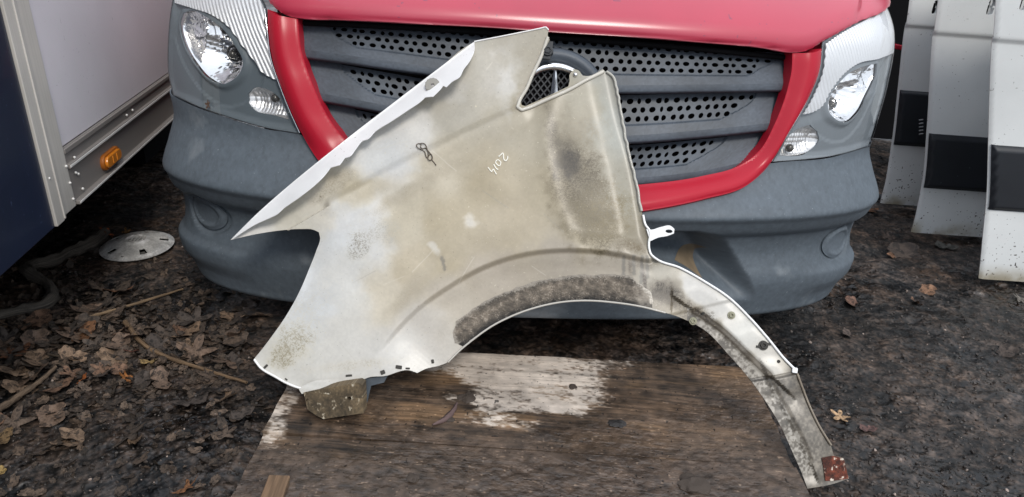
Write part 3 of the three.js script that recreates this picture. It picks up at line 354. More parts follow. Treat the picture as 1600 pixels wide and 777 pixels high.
  const K = [[800, 60, 192, 187, 176], [700, 160, 186, 182, 173], [640, 200, 198, 196, 191], [600, 240, 208, 206, 201], [780, 130, 204, 200, 192], [830, 90, 186, 180, 167], [815, 155, 178, 170, 152], [740, 90, 195, 192, 184], [560, 300, 174, 166, 148], [680, 260, 175, 167, 150], [520, 330, 192, 187, 175], [455, 345, 188, 184, 172], [390, 365, 205, 203, 198], [760, 300, 167, 157, 136], [850, 300, 165, 156, 137], [700, 330, 169, 159, 138], [640, 350, 180, 172, 154], [570, 345, 198, 197, 194], [530, 375, 207, 209, 209], [470, 480, 218, 221, 222], [440, 530, 210, 208, 200], [540, 430, 208, 208, 204], [520, 520, 208, 206, 199], [600, 450, 185, 177, 160], [640, 420, 177, 167, 147], [700, 400, 171, 161, 141], [800, 360, 167, 157, 138], [620, 560, 207, 205, 199], [660, 520, 197, 192, 184], [700, 470, 181, 173, 161], [780, 430, 172, 163, 151], [880, 410, 166, 158, 147], [960, 420, 168, 160, 149], [900, 160, 176, 171, 156], [960, 190, 184, 187, 184], [955, 140, 178, 178, 172], [985, 300, 165, 162, 152], [930, 370, 155, 146, 126], [990, 370, 150, 143, 128], [860, 180, 172, 164, 146], [1040, 430, 180, 176, 167], [1040, 465, 150, 143, 132], [1090, 450, 194, 192, 187], [1120, 480, 204, 202, 196], [1070, 490, 158, 150, 136], [1130, 500, 196, 194, 188], [1170, 520, 210, 209, 202], [1200, 560, 196, 192, 183], [1110, 520, 122, 115, 104], [1150, 565, 112, 105, 95], [1200, 610, 112, 106, 97], [1230, 650, 138, 133, 124], [1260, 700, 140, 134, 122], [1280, 740, 150, 144, 130], [1240, 600, 98, 93, 86], [1275, 690, 118, 108, 92], [1225, 690, 120, 115, 106]];
  const SCR = []; for (let k = 0; k < 26; k++) { const x = rr(420, 1010), y = rr(80, 560), a = rr(0, 6.3), l = rr(10, 60); SCR.push([x, y, x + l * Math.cos(a), y + l * Math.sin(a), rr(.4, .7), rnd() < .75 ? 212 : 138]); } for (const [x, l] of [[975, 46], [1004, 60], [1012, 30], [990, 26], [690, 20]]) SCR.push([x, 402, x + rr(-4, 6), 402 + l, 2.2, 92]);
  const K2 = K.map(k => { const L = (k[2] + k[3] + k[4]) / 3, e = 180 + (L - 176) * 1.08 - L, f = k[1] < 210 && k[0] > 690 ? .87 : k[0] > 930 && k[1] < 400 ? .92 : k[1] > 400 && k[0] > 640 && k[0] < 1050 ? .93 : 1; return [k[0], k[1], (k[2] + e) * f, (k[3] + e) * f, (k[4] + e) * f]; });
  const map = tex(tw, th, (i, j, o) => {
    const q = proj(FP.at(lerp(S0, S1, (i + .5) / tw), lerp(T0, T1, (j + .5) / th))), wx = (fbm(q[0] * .025, q[1] * .025, 4) - .5) * 80, wy = (fbm(q[0] * .02 + 50, q[1] * .02, 3) - .5) * 60, X = q[0], Y = q[1], x = X + wx * .7, y = Y + wy * .7; let a = 0, r = 0, g = 0, b = 0;
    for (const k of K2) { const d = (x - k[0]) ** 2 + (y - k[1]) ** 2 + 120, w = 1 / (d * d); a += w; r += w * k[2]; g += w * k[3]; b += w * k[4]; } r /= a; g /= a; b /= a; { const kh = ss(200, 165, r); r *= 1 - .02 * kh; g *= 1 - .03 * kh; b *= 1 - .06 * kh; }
    const n1 = fbm(X * .09, Y * .09, 4), n2 = fbm(X * .35, Y * .35, 3); let k = 1 + .05 * (n1 - .5) + .06 * (n2 - .5);
    const patch = (px, py, rx, ry, R, G, B, str) => { const d = Math.hypot((x - px) / rx, (y - py) / ry), w = ss(1.1, .3, d + (n1 - .5) * .5) * str; r = lerp(r, R, w); g = lerp(g, G, w); b = lerp(b, B, w); };
    if (X > 700 && X < 800 && Y > 310 && Y < 380) patch(738, 344, 20, 18, 214, 210, 202, .8); if (Math.abs(X - 682) < 25 && Math.abs(Y - 385) < 25) patch(682, 386, 12, 12, 205, 202, 194, .7);
    patch(596, 236, 62, 46, 216, 218, 218, .75); patch(566, 350, 60, 48, 218, 220, 221, .7); patch(470, 470, 60, 90, 236, 240, 243, .85); patch(792, 125, 20, 62, 200, 198, 193, .7); patch(690, 130, 44, 30, 194, 193, 190, .5); patch(590, 540, 90, 40, 214, 212, 206, .6);
    const dirt = (px, py, rx, ry, rot, R, G, B, str, gran) => { const dx = X - px, dy = Y - py, cx = dx * Math.cos(rot) + dy * Math.sin(rot), cy = -dx * Math.sin(rot) + dy * Math.cos(rot), d = Math.hypot(cx / rx, cy / ry); if (d > 1.3) return; const w = cl(ss(1.2, .25, d + (n1 - .5) * .7) * str * (1 - gran + gran * 2.1 * ss(.35, .75, n2 * .6 + hsh(i >> 1, j >> 1) * .4))); r = lerp(r, R, w); g = lerp(g, G, w); b = lerp(b, B, w); };
    dirt(905, 290, 52, 108, -.2, 88, 78, 56, .9, .35); dirt(888, 254, 28, 34, 0, 50, 43, 33, .9, .25); dirt(930, 330, 40, 80, -.3, 70, 62, 46, .6, .85); dirt(866, 220, 12, 66, -.2, 92, 84, 68, .75, .4); dirt(940, 335, 66, 60, 0, 118, 107, 80, .75, .55); dirt(915, 200, 44, 40, 0, 150, 141, 122, .5, .4); dirt(640, 300, 110, 14, -.5, 150, 140, 120, .35, .3); dirt(720, 250, 110, 12, -.5, 156, 146, 126, .35, .3); dirt(520, 290, 60, 16, -.65, 140, 132, 116, .5, .4); dirt(780, 372, 120, 18, -.25, 150, 139, 116, .35, .4); dirt(640, 455, 60, 16, -.85, 160, 150, 132, .4, .4); dirt(985, 385, 34, 14, .2, 108, 96, 74, .7, .5); dirt(560, 385, 22, 26, .4, 120, 116, 106, .5, .8); dirt(590, 362, 40, 34, 0, 165, 162, 154, .5, .6); dirt(462, 535, 34, 40, .4, 138, 130, 108, .6, .6); dirt(440, 560, 26, 22, 0, 140, 132, 110, .6, .55); dirt(470, 500, 44, 60, .5, 176, 172, 160, .45, .5); dirt(560, 570, 90, 10, -.12, 160, 154, 140, .4, .5); dirt(520, 440, 30, 60, .5, 190, 188, 182, .4, .5); dirt(1040, 462, 34, 26, .3, 62, 55, 46, .95, .45); dirt(1120, 545, 60, 12, .75, 62, 57, 50, .7, .5); dirt(1250, 690, 70, 12, 1.15, 86, 72, 54, .5, .5); dirt(1060, 472, 50, 10, .35, 100, 92, 80, .7, .5); dirt(1008, 440, 4, 38, -.15, 70, 62, 54, .85, .3); dirt(1000, 412, 22, 10, .3, 110, 102, 90, .7, .4); dirt(985, 420, 4, 22, -.1, 100, 92, 82, .6, .4); dirt(1030, 478, 30, 12, .2, 150, 142, 128, .8, .4);
    if (X > 1040) { dirt(1092, 494, 40, 14, .3, 96, 90, 82, .7, .7); dirt(1140, 552, 52, 22, .72, 98, 91, 82, .6, .7); dirt(1215, 640, 70, 22, 1.05, 96, 90, 82, .5, .75); dirt(1262, 700, 60, 20, 1.1, 110, 98, 80, .45, .7); if (X < 1240 && Y > 600) dirt(1210, 650, 70, 12, 1.05, 178, 173, 165, .55, .9); }
    // rust spread around the welded plate
    if (Y > 640 && X > 1240) dirt(1303, 728, 30, 26, .2, 110, 52, 36, .6, .6);
    // scratches and runs
    for (const [x0, y0, x1, y1, w, v] of SCR) { if (X < Math.min(x0, x1) - 4 || X > Math.max(x0, x1) + 4 || Y < Math.min(y0, y1) - 4 || Y > Math.max(y0, y1) + 4) continue; const d = segD(X + (n2 - .5) * 1.5 * w, Y + (n1 - .5) * 2 * w, [x0, y0], [x1, y1]); if (d < w * 2) { const q2 = ss(w * 2, w * .4, d) * (w > 2 ? .5 : .32); r = lerp(r, v, q2); g = lerp(g, v * .98, q2); b = lerp(b, v * .93, q2); } }
    // small speckles: cream paint drops and black grit, clustered
    const cw = fbm(X * .012 + 7, Y * .012 + 2, 3), h1 = vn(X * .55 + 3, Y * .55), h2 = vn(X * .5 + 90, Y * .5 + 31); if (h1 > .962 - .05 * (cw - .45)) { const w = cl((h1 - .94) * 22); r = lerp(r, 224, w); g = lerp(g, 216, w); b = lerp(b, 192, w); } if (h2 > .978 - .04 * (cw - .5)) { const w = cl((h2 - .955) * 20) * .8; r = lerp(r, 66, w); g = lerp(g, 60, w); b = lerp(b, 50, w); }
    if (X > 1060 && Y > 470) { // grimy leg: inner band and everything below the second seam
      let [d1, s1] = lineD(TR, X, Y), [d2, s2] = lineD(TS, X, Y); const low = s2 > 0 ? ss(-1, 6, d2) : Y > 600 ? 1 : 0, inn = Y < 600 && s1 > 0 && X > 1075 ? ss(0, 8, d1) : 0, m = Math.max(low, inn), fl = fbm(X * .07, Y * .05, 4), f2 = fbm(X * .3 + 9, Y * .3, 3); const kk = .8 + .5 * (fl - .5) + .45 * (f2 - .5); let R = 126 * kk, G = 118 * kk, B = 106 * kk; const [d3, s3] = lineD(TL, X, Y); const pale = cl((f2 * .6 + fl * .5 - .5) * 7) * (low > 0 ? ss(45, 5, d3) * (s3 > 0 ? 1 : .2) : .8); R = lerp(R, 190, pale * .7); G = lerp(G, 186, pale * .7); B = lerp(B, 178, pale * .7); const mm = m * .92; r = lerp(r, R, mm); g = lerp(g, G, mm); b = lerp(b, B, mm); if (d2 < 3.2) { r *= .6; g *= .58; b *= .55; } if (Y < 600 && d1 < 4) { r *= .72; g *= .70; b *= .68; } }
    k *= 1.0 - .12 * ss(188, 225, r); o[0] = r * k; o[1] = g * k; o[2] = b * k;
  });
  const fm = phy(0xffffff, { map, roughness: .46, roughnessMap: noiseTex(23, .7, 1, 7), clearcoat: .4, clearcoatRoughness: .28, bumpMap: noiseTex(29, .1, .9, 60), bumpScale: .0003 }); fm.roughness = .6;
  part('panel', panel({ outline: fc(outline), cell: .0029, thick: .0016, eps: .0024, uv: uvf, map: (s, t) => on(s, t) }), fm, fend);
  // folded top flange, standing proud of the panel and facing the sky
  const fo = [[361, 374], [395, 340], [436, 303], [500, 250], [560, 203], [620, 157], [680, 111], [741, 65], [741, 78], [733, 96], [724, 108], [718, 120], [704, 129], [697, 136], [692, 134], [688, 139], [676, 151], [664, 152], [655, 160], [640, 170], [628, 178], [610, 190], [585, 206], [573, 218], [566, 220], [556, 232], [545, 245], [538, 247], [530, 258], [516, 262], [505, 276], [488, 292], [478, 300], [462, 312], [442, 326], [432, 335], [420, 341], [400, 350]];
  const foe = curve([[361, 374], [436, 303], [560, 203], [680, 111], [741, 65]], false, 20).map(p => FP.px(p[0], p[1]));
  const flangeH = (s, t) => hst(s, t) + .003 + 1.0 * lineD(foe, s, t)[0];
  const fpt2 = (x, y) => { let st = FP.px(x, y); for (let k = 0; k < 5; k++) { const q = proj(FP.at(st[0], st[1], flangeH(st[0], st[1]))), e = FP.px(q[0], q[1]), z = FP.px(x, y); st = [st[0] + z[0] - e[0], st[1] + z[1] - e[1]]; } return st; };
  const white = phy(sR(252, 253, 253), { map: tex(512, 512, (i, j, o) => { const u = i / 512, v = j / 512, a = tf(u, v, 6, 5, 71), s = tn(u, v, 120, 81); let k = .97 + .1 * (a - .5); o[0] = o[1] = o[2] = 255 * k; if (s > .93 && a > .52) { const w = (s - .93) * 9; o[0] -= 120 * w; o[1] -= 124 * w; o[2] -= 130 * w; } }), roughness: .5 });
  part('top_flange', panel({ outline: curve(fo, true, 5, 35).map(p => fpt2(p[0], p[1])), cell: .006, thick: .0014, uv: (s, t) => [s * 2.5, t * 2.5], map: (s, t) => FP.at(s, t, flangeH(s, t)) }), white, fend);
  part('edge_lip', tube(curve([[741, 65], [800, 53.5], [853, 42.5], [857, 47]], false, 8).map(p => onpx(p[0], p[1], .001)), .0018, 6, 40), white, fend);
  // square hole washer on the flange
  { const P = (() => { const q = fpt2(676, 134); return FP.at(q[0], q[1], flangeH(q[0], q[1]) + .001); })(), gm = std(sR(150, 148, 142), { roughness: .9 }); const sh = new THREE.Shape(); for (let k = 0; k <= 20; k++) { const a = -.4 + k / 20 * 4.4, r = .0165 + .001 * Math.sin(k * 3.1); (k ? sh.lineTo : sh.moveTo).call(sh, r * Math.cos(a), r * Math.sin(a)); } const ho = new THREE.Path(); ho.moveTo(-.003, -.004); ho.lineTo(.005, -.002); ho.lineTo(.003, .005); ho.lineTo(-.005, .003); sh.holes.push(ho); const g = new THREE.ExtrudeGeometry(sh, { depth: .003, bevelEnabled: true, bevelSize: .0008, bevelThickness: .0008, bevelSegments: 1 }); g.applyMatrix4(new THREE.Matrix4().makeBasis(FP.e1, FP.e2, FP.n).setPosition(P)); part('washer', g, gm, fend, 'crusty grey washer with a square hole'); }
  // rims of the window notch and the outer edges
  part('notch_rim', tube(curve([[856, 58], [846, 87], [832, 117], [822, 140], [812, 157], [809, 168], [815, 172], [825, 169], [852, 157], [890, 140], [915, 126], [943, 112]], false, 6).map(p => onpx(p[0], p[1], .002)), .0042, 8, 120), fm2(sR(196, 192, 182)), fend);
  function fm2(c) { return phy(c, { roughness: .5, clearcoat: .1 }); }
  part('outer_rim', tube(curve([[1005, 336], [1009, 352], [1015, 360], [1014, 384], [1017, 397], [1026, 405], [1061, 418], [1101, 440], [1140, 466], [1171, 496], [1201, 530], [1227, 562], [1245, 580]], false, 8).map(p => onpx(p[0], p[1], .004)), .0026, 8, 140), white, fend);
  part('side_lip', tube(curve([[948, 112], [958, 119], [964, 140], [970, 172], [977, 212], [988, 260], [995, 290], [1002, 330]], false, 7).map((p, i) => onpx(p[0] + (hsh(i, 4) - .5) * 1.6, p[1], .003)), .0032, 7, 90), fm2(sR(176, 174, 166)), fend);
  part('arch_rim', tube(curve([[1040, 489], [1000, 479], [960, 473], [920, 470], [880, 472], [840, 480], [800, 494], [770, 509], [740, 530], [716, 550], [700, 566]], false, 8).map(p => onpx(p[0], p[1], .002)), .0022, 6, 100), fm2(sR(190, 186, 178)), fend);
  part('leg_rim', tube(curve([[1247, 584], [1254, 603], [1266, 634], [1282, 667], [1300, 696]], false, 8).map(p => onpx(p[0] - 1, p[1], .003)), .0026, 6, 50), fm2(sR(128, 118, 104)), fend);
  part('bottom_lip', tube(curve([[397, 562], [406, 574], [430, 589], [450, 600], [470, 607], [520, 601], [566, 593]], false, 8).map(p => onpx(p[0], p[1], .003)), .0026, 6, 60), white, fend);
  // sprayed stone guard band along the arch
  const ug = [[708, 512], [716, 500], [745, 478], [790, 456], [850, 438], [900, 431], [960, 429], [985, 432], [1004, 446], [1018, 460], [1020, 482], [1000, 478], [960, 472], [920, 469], [880, 471], [840, 479], [800, 493], [770, 508], [740, 529], [722, 540], [712, 536], [708, 524]];
  const ugo = fc(ug, { off: .002 }).map(p => [p[0] + (fbm(p[0] * 60, p[1] * 60, 3) - .5) * .013, p[1] + (fbm(p[0] * 60 + 40, p[1] * 60, 3) - .5) * .010]);
  const ub = [Math.min(...ugo.map(p => p[0])), Math.min(...ugo.map(p => p[1])), Math.max(...ugo.map(p => p[0])), Math.max(...ugo.map(p => p[1]))], arc = curve([[1020, 482], [960, 472], [920, 469], [880, 471], [840, 479], [800, 493], [770, 508], [740, 529], [708, 550]], false, 10);
  const uc = std(0xffffff, { roughness: .75, bumpMap: noiseTex(97, .2, .8, 60), bumpScale: .0014, map: tex(900, 330, (i, j, o) => { const q = proj(FP.at(lerp(ub[0], ub[2], i / 900), lerp(ub[1], ub[3], j / 330))), X = q[0], Y = q[1], d = lineD(arc, X, Y)[0], n = fbm(X * .12, Y * .12, 4), n2 = fbm(X * .6, Y * .6, 3), e = polyD(ug, X, Y); let k = .78 + .16 * Math.exp(-(((d - 22) / 8) ** 2)) - .28 * ss(12, 3, d) - .16 * ss(8, 1, e) + .8 * (n - .5) + .34 * (n2 - .5); let R = 118 * k, G = 108 * k, B = 96 * k; const w = ss(.66, .8, n2 * .7 + n * .4) * .5, ed = ss(6, 0, e + (n2 - .5) * 10) * (d > 6 ? 1 : 0) * .75 + ss(975, 1015, X + 50 * (n - .5)) * .6; const f = Math.max(w, ed); o[0] = lerp(R, 170, f); o[1] = lerp(G, 163, f); o[2] = lerp(B, 152, f); }) });
  part('stone_guard', panel({ outline: ugo, cell: .0038, thick: .0006, uv: (s, t) => [(s - ub[0]) / (ub[2] - ub[0]), (t - ub[1]) / (ub[3] - ub[1])], map: (s, t) => on(s, t, .0004 + .0006 * (fbm(s * 120, t * 120, 3))) }), uc, fend, 'rough dark grey stone guard coating along the wheel arch');
  // bent bracket at the foot
  const bmap = tex(512, 512, (i, j, o) => { const u = i / 512, v = j / 512, a = fbm(u * 6, v * 6, 4), b = fbm(u * 40, v * 30, 4), c = fbm(u * 14 + 9, v * 10, 4); let k = .8 + .6 * (a - .5) + .5 * (b - .5); o[0] = 118 * k; o[1] = 102 * k; o[2] = 78 * k; const w = cl((c - .6) * 6) * cl((b - .48) * 5); o[0] = lerp(o[0], 190, w); o[1] = lerp(o[1], 182, w); o[2] = lerp(o[2], 164, w); });
  const bmt = std(0xffffff, { map: bmap, roughness: .75 });
  { const BP = new Plane3(onpx(478, 612, .030), FP.e1, FP.e2.clone().multiplyScalar(.9).addScaledVector(FP.n, .25));
    const ol = curve([[474, 614], [516, 606], [560, 598], [566, 602], [568, 646], [540, 650], [506, 655], [497, 651], [480, 640]], true, 4, 30).map(p => BP.px(p[0], p[1])), ho = c => { const q = BP.px(c[0], c[1]), h = []; for (let k = 0; k < 12; k++) h.push([q[0] + .0042 * Math.cos(k * .5236), q[1] + .0042 * Math.sin(k * .5236)]); return h; };
    const br = part('foot_bracket', panel({ outline: ol, holes: [ho([546, 623]), ho([481, 626])], cell: .006, thick: .034, uv: (s, t) => [s * 7, t * 7], map: (s, t) => BP.at(s, t, (fbm(s * 30, t * 30, 2) - .5) * .002) }), bmt, fend, 'muddy bent steel bracket at the foot of the fender');
    const tp = curve([[470, 608], [480, 600], [520, 592], [560, 588], [566, 592], [562, 599], [516, 607], [474, 615]], true, 4, 30).map(p => fpt(p[0], p[1], .012)); part('bracket_top', panel({ outline: tp, cell: .006, thick: .002, uv: uvf, map: (s, t) => on(s, t, .004 + .022 * ss(.0, -.02, t - fpt(520, 596)[1])) }), fm, br); }
  for (const pl of [[[566, 592], [606, 587], [600, 598], [580, 603], [573, 632]]]) part('liner_scrap', panel({ outline: pl.map(p => fpt(p[0], p[1], -.012)), cell: .008, thick: .002, map: (s, t) => on(s, t, -.012 + .004 * fbm(s * 40, t * 40, 2)) }), std(sR(66, 74, 82), { roughness: .5 }), fend, 'blue grey plastic liner scrap behind the foot bracket');
  // mounting tab with an oval hole
  { const TPn = new Plane3(onpx(1018, 366, .004), FP.e1.clone().addScaledVector(FP.n, .25), FP.e2), ol = curve([[1010, 358], [1018, 359], [1032, 355], [1048, 353], [1054, 358], [1053, 365], [1042, 369], [1030, 371], [1016, 377]], true, 3, 50).map(p => TPn.px(p[0], p[1])), c = TPn.px(1045.5, 361.5), h = []; for (let k = 0; k < 16; k++) h.push([c[0] + .008 * Math.cos(k * .3927), c[1] + .0042 * Math.sin(k * .3927)]);
    part('mounting_tab', panel({ outline: ol, holes: [h], cell: .005, thick: .002, map: (s, t) => TPn.at(s, t) }), white, fend); }
  // rivet in the notch lobe
  { const P = onpx(899, 117, .001); part('rivet', new THREE.SphereGeometry(.0055, 14, 8, 0, 6.2832, 0, 1.4).rotateX(Math.PI / 2).applyMatrix4(new THREE.Matrix4().makeBasis(FP.e1, FP.e2, FP.n)).translate(P.x, P.y, P.z), M.chrome, fend); }
  // torn metal shred and dark plastic nut at the horn tip
  { const P = onpx(856, 80, -.004), g = merge([new THREE.CylinderGeometry(.0125, .0135, .016, 10).rotateX(Math.PI / 2), new THREE.TorusGeometry(.0075, .0022, 6, 6).translate(0, 0, .009), box(.012, .02, .008, .004, .014, -.002), box(.02, .008, .008, -.002, -.015, -.002)]); g.applyMatrix4(new THREE.Matrix4().makeBasis(FP.e1, FP.e2, FP.n)); g.translate(P.x, P.y, P.z); part('plastic_nut', g, M.darkPl, fend); }
  // nuts on the leg
  const nutM = std(sR(150, 148, 128), { roughness: .7, metalness: .3 }), dn = std(sR(58, 56, 52), { roughness: .7 });
  const nut = (x, y, r, m, dark) => { const P = onpx(x, y, .001), L = [new THREE.CylinderGeometry(r, r * 1.05, .003, 14).rotateX(Math.PI / 2), new THREE.TorusGeometry(r * .55, r * .22, 6, 6).translate(0, 0, .003)]; if (dark) L.push(box(r * .9, r * .5, .002, r, r * .4, 0), box(r * .9, r * .5, .002, -r, -r * .4, 0)); const g = merge(L); g.applyMatrix4(new THREE.Matrix4().makeBasis(FP.e1, FP.e2, FP.n)); g.translate(P.x, P.y, P.z); part('nut', g, m, fend, dark ? 'black nut on a dark clip' : undefined); };
  nut(1143, 493, .0085, nutM); nut(1083, 502, .0085, nutM); nut(1193, 540, .0105, dn, true); nut(1217, 565, .0035, dn); nut(1099, 490, .0035, dn);
  { const P = onpx(1242, 579, .004); part('edge_clip', rbox(.012, .012, .006, .0025).applyMatrix4(new THREE.Matrix4().makeBasis(FP.e1, FP.e2, FP.n)).translate(P.x, P.y, P.z), white, fend); }
  // dark slots and clips along the lower edge
  for (const [x, y, w, h, a] of [[415, 573, .011, .005, .9], [447, 593, .007, .003, -.5], [507, 596, .009, .006, 0], [545, 588, .014, .007, .2], [598, 582, .010, .009, .5], [623, 574, .014, .008, 0], [637, 576, .01, .004, .1], [676, 565, .006, .009, .3]]) { const P = onpx(x, y, .001), g = rbox(w, h, .004, .0015).rotateZ(a).applyMatrix4(new THREE.Matrix4().makeBasis(FP.e1, FP.e2, FP.n)).translate(P.x, P.y, P.z); part('edge_clip', g, dn, fend); }
  // rusty plate on the end of the leg
  { const rt = tex(256, 256, (i, j, o) => { const a = fbm(i * .03, j * .03, 4), b = fbm(i * .15, j * .15, 3), k = .7 + .9 * (a - .5) + .5 * (b - .5); o[0] = 122 * k; o[1] = 60 * k; o[2] = 42 * k; const w = cl((fbm(i * .03 + 30, j * .03, 5) - .62) * 9); o[0] = lerp(o[0], 205, w); o[1] = lerp(o[1], 196, w); o[2] = lerp(o[2], 182, w); });
    part('rusty_plate', panel({ outline: fc([[1284, 716], [1302, 713], [1318, 717], [1324, 738], [1326, 748], [1308, 751], [1290, 752], [1288, 736]], { off: .002, ang: 30 }), cell: .004, thick: .002, uv: (s, t) => [s * 14, t * 14], map: (s, t) => on(s, t, .002 + .0016 * fbm(s * 120, t * 120, 2)) }), std(0xffffff, { map: rt, roughness: .85 }), fend, 'rusted end plate of the fender leg'); }
  // the year written on in white chalk
  { const z = (x, y) => [740 + x / 12.95, 225 + y / 12.95], ink = std(sR(240, 238, 228), { roughness: .9 }); for (const S of [[[688, 245], [690, 285], [672, 325], [648, 343], [618, 325], [604, 280], [602, 225], [592, 185], [572, 200], [540, 230], [505, 258]], [[492, 318], [455, 345], [445, 380], [470, 415], [515, 445], [540, 420], [548, 370], [520, 340], [492, 318]], [[405, 415], [430, 460], [460, 500], [498, 525]], [[288, 475], [325, 520], [365, 565], [378, 535], [400, 515], [430, 565], [462, 618]]]) part('chalk_digit', tube(S.map(p => onpx(...z(p[0], p[1]), .0006)), .0015, 5, 40), ink, fend); }
  // loose bent wire caught on the panel
  { const z = (x, y) => [630 + x / 12.95, 210 + y / 12.95]; const W1 = [[330, 190], [390, 180], [440, 200], [468, 250], [485, 310], [505, 380], [500, 450], [480, 480], [455, 430], [440, 370], [400, 330], [350, 305], [285, 262], [268, 215], [300, 190], [360, 200], [350, 260], [400, 295], [440, 275], [480, 310], [540, 380], [585, 440], [580, 500], [540, 525], [500, 500], [520, 430], [560, 400], [590, 470], [585, 520], [625, 570], [665, 625]]; const P0 = onpx(...z(450, 380)); solo('bent_wire', tube(W1.map((p, i) => onpx(...z(p[0], p[1]), .003 + .002 * Math.sin(i * 1.7))), .0011, 6, 160), std(sR(92, 82, 70), { roughness: .7 }), 'small dark twisted wire stuck on the pale fender panel', 'wire', P0); }
}

// ================================================================== BOX TRUCK ON THE LEFT
{
  const K0 = atY(97, 337, .35), K2 = atY(262, 190, .35), E = K2.clone().sub(K0), TP = new Plane3(K0, E, V(-.05, 1, 0));
  const t = thing('box_truck', 'box truck body with white side panel, aluminium rail and dark blue section', 'truck', V(K0.x, 0, K0.z));
  const q = (x, y) => TP.px(x, y); // [along, up]
  const pw = q(103, 232), pr = q(104, 257), pl = q(118, 322);
  const hW = q(180, 173)[1], hRid = q(180, 199)[1], yb = -.0;
  const aluT = tex(512, 512, (i, j, o) => { const u = i / 512, v = j / 512, k = .9 + .22 * (tf(u, v, 4, 5, 33) - .5) + .05 * (hsh(i, 3) - .5); o[0] = 215 * k; o[1] = 210 * k; o[2] = 202 * k; });
  const alu = std(0xffffff, { map: aluT, metalness: .25, roughness: .5 }), dAlu = std(sR(128, 123, 119), { metalness: .15, roughness: .5 }), lite = std(sR(214, 212, 208), { metalness: .2, roughness: .35 });
  const wm = phy(0xffffff, { map: tex(1024, 1024, (i, j, o) => { const u = i / 1024, v = j / 1024; let k = .95 + .12 * (tf(u, v, 3, 5, 44) - .5); o[0] = 226 * k; o[1] = 221 * k; o[2] = 226 * k; const s = tn(u, v, 200, 9); if (s > .975) { o[0] -= 50; o[1] -= 50; o[2] -= 48; } }), roughness: .42, clearcoat: .2 });
  const navy = phy(0xffffff, { map: tex(512, 512, (i, j, o) => { const u = i / 512, v = j / 512; let k = .9 + .5 * (tf(u, v, 3, 5, 54) - .5); o[0] = 24 * k; o[1] = 34 * k; o[2] = 58 * k; const s = tn(u, v, 140, 8); if (s > .965) { o[0] += 34; o[1] += 36; o[2] += 40; } }), roughness: .45, clearcoat: .3 });
  const slab = (s0, s1, y0, y1, h0, h1, r = .002) => { const g = rbox(s1 - s0, y1 - y0, h1 - h0, Math.min(r, (h1 - h0) / 2.1)); g.applyMatrix4(new THREE.Matrix4().makeBasis(TP.e1, TP.e2, TP.n).setPosition(TP.at((s0 + s1) / 2, (y0 + y1) / 2, (h0 + h1) / 2))); const p = g.attributes.position, uv = g.attributes.uv; for (let i = 0; i < p.count; i++) { const v = V(p.getX(i), p.getY(i), p.getZ(i)).sub(TP.O); uv.setXY(i, v.dot(TP.e1) / 1.0, v.dot(TP.e2) / 1.0); } return g; };
  const pR0 = q(104, 230), pR1 = q(52, 0), pL1 = q(5, 0), top = 2.1, far = 2.6;
  // is +along the far direction: yes (K0 to K2)
  const sR0 = Math.max(q(118, 322)[0], .02), sL = q(85, 345)[0];
  part('side_panel', slab(pw[0] - .01, far, hW, top, -.06, -.004), wm, t);
  part('corner_post', merge([slab(sL, q(97, 337)[0], -.012, top, -.06, .004), slab(q(97, 337)[0] + .0005, sR0, -.004, top, -.06, .002), slab(q(97, 337)[0] - .002, q(97, 337)[0] + .004, -.008, top, -.05, .0065)]), alu, t);
  part('side_rail', merge([slab(sR0 + .001, far, .0, hW - .002, -.06, -.001), slab(sR0 + .001, far, hW - .016, hW - .004, -.01, .004), slab(sR0 + .001, far, hRid - .012, hRid, -.01, .008), slab(sR0 + .001, far, -.002, .008, -.05, .012)]), dAlu, t);
  part('rail_trim', merge([slab(sR0 + .002, far, hRid - .009, hRid - .003, .0, .0095, .001), slab(sR0 + .002, far, .001, .006, .0, .0135, .001)]), lite, t);
  part('blue_panel', slab(-1.6, sL - .001, -.012, top, -.05, -.002), navy, t, 'dark navy blue body panel of the truck');
  const back = slab(-1.6, far, .02, top, -1.9, -.062); part('box_body', back, navy, t);
  part('chassis', merge([slab(-1.5, far, -.32, .0, -1.3, -.8), slab(1.4, far, -.33, .0, -.75, -.3)]), M.black, t);
  for (const [x, y] of [[114, 246], [120, 272], [127, 295], [116, 270], [107, 286], [112, 311], [101, 260], [74, 279], [196, 180], [205, 172]]) { const c = q(x, y), P = TP.at(c[0], c[1], .003); part('rivet', new THREE.SphereGeometry(.0036, 10, 6).translate(P.x, P.y, P.z), lite, t); }
  { const c = q(170, 247), am = phy(new THREE.Color().setRGB(.62, .20, .012), { roughness: .2, clearcoat: 1, clearcoatRoughness: .08 }), sh = (w, h, d, z, mt, nm, pr) => { const s = new THREE.Shape(), r = h / 2; s.absarc(w / 2 - r, 0, r, -Math.PI / 2, Math.PI / 2); s.absarc(-w / 2 + r, 0, r, Math.PI / 2, Math.PI * 1.5); const g = new THREE.ExtrudeGeometry(s, { depth: d, bevelEnabled: true, bevelSize: .003, bevelThickness: .003, bevelSegments: 3, curveSegments: 14 }); g.applyMatrix4(new THREE.Matrix4().makeBasis(TP.e1, TP.e2, TP.n).setPosition(TP.at(c[0], c[1], z))); return part(nm, g, mt, pr); };
    const bs = sh(.115, .036, .006, 0, std(sR(150, 84, 20), { roughness: .5 }), 'marker_lamp', t); sh(.098, .024, .005, .008, am, 'amber_lens', bs); for (const k of [-1, 1]) { const g = rbox(.003, .02, .003, .001).applyMatrix4(new THREE.Matrix4().makeBasis(TP.e1, TP.e2, TP.n).setPosition(TP.at(c[0] + k * .014, c[1], .016))); part('lens_rib', g, am, bs); } }
}

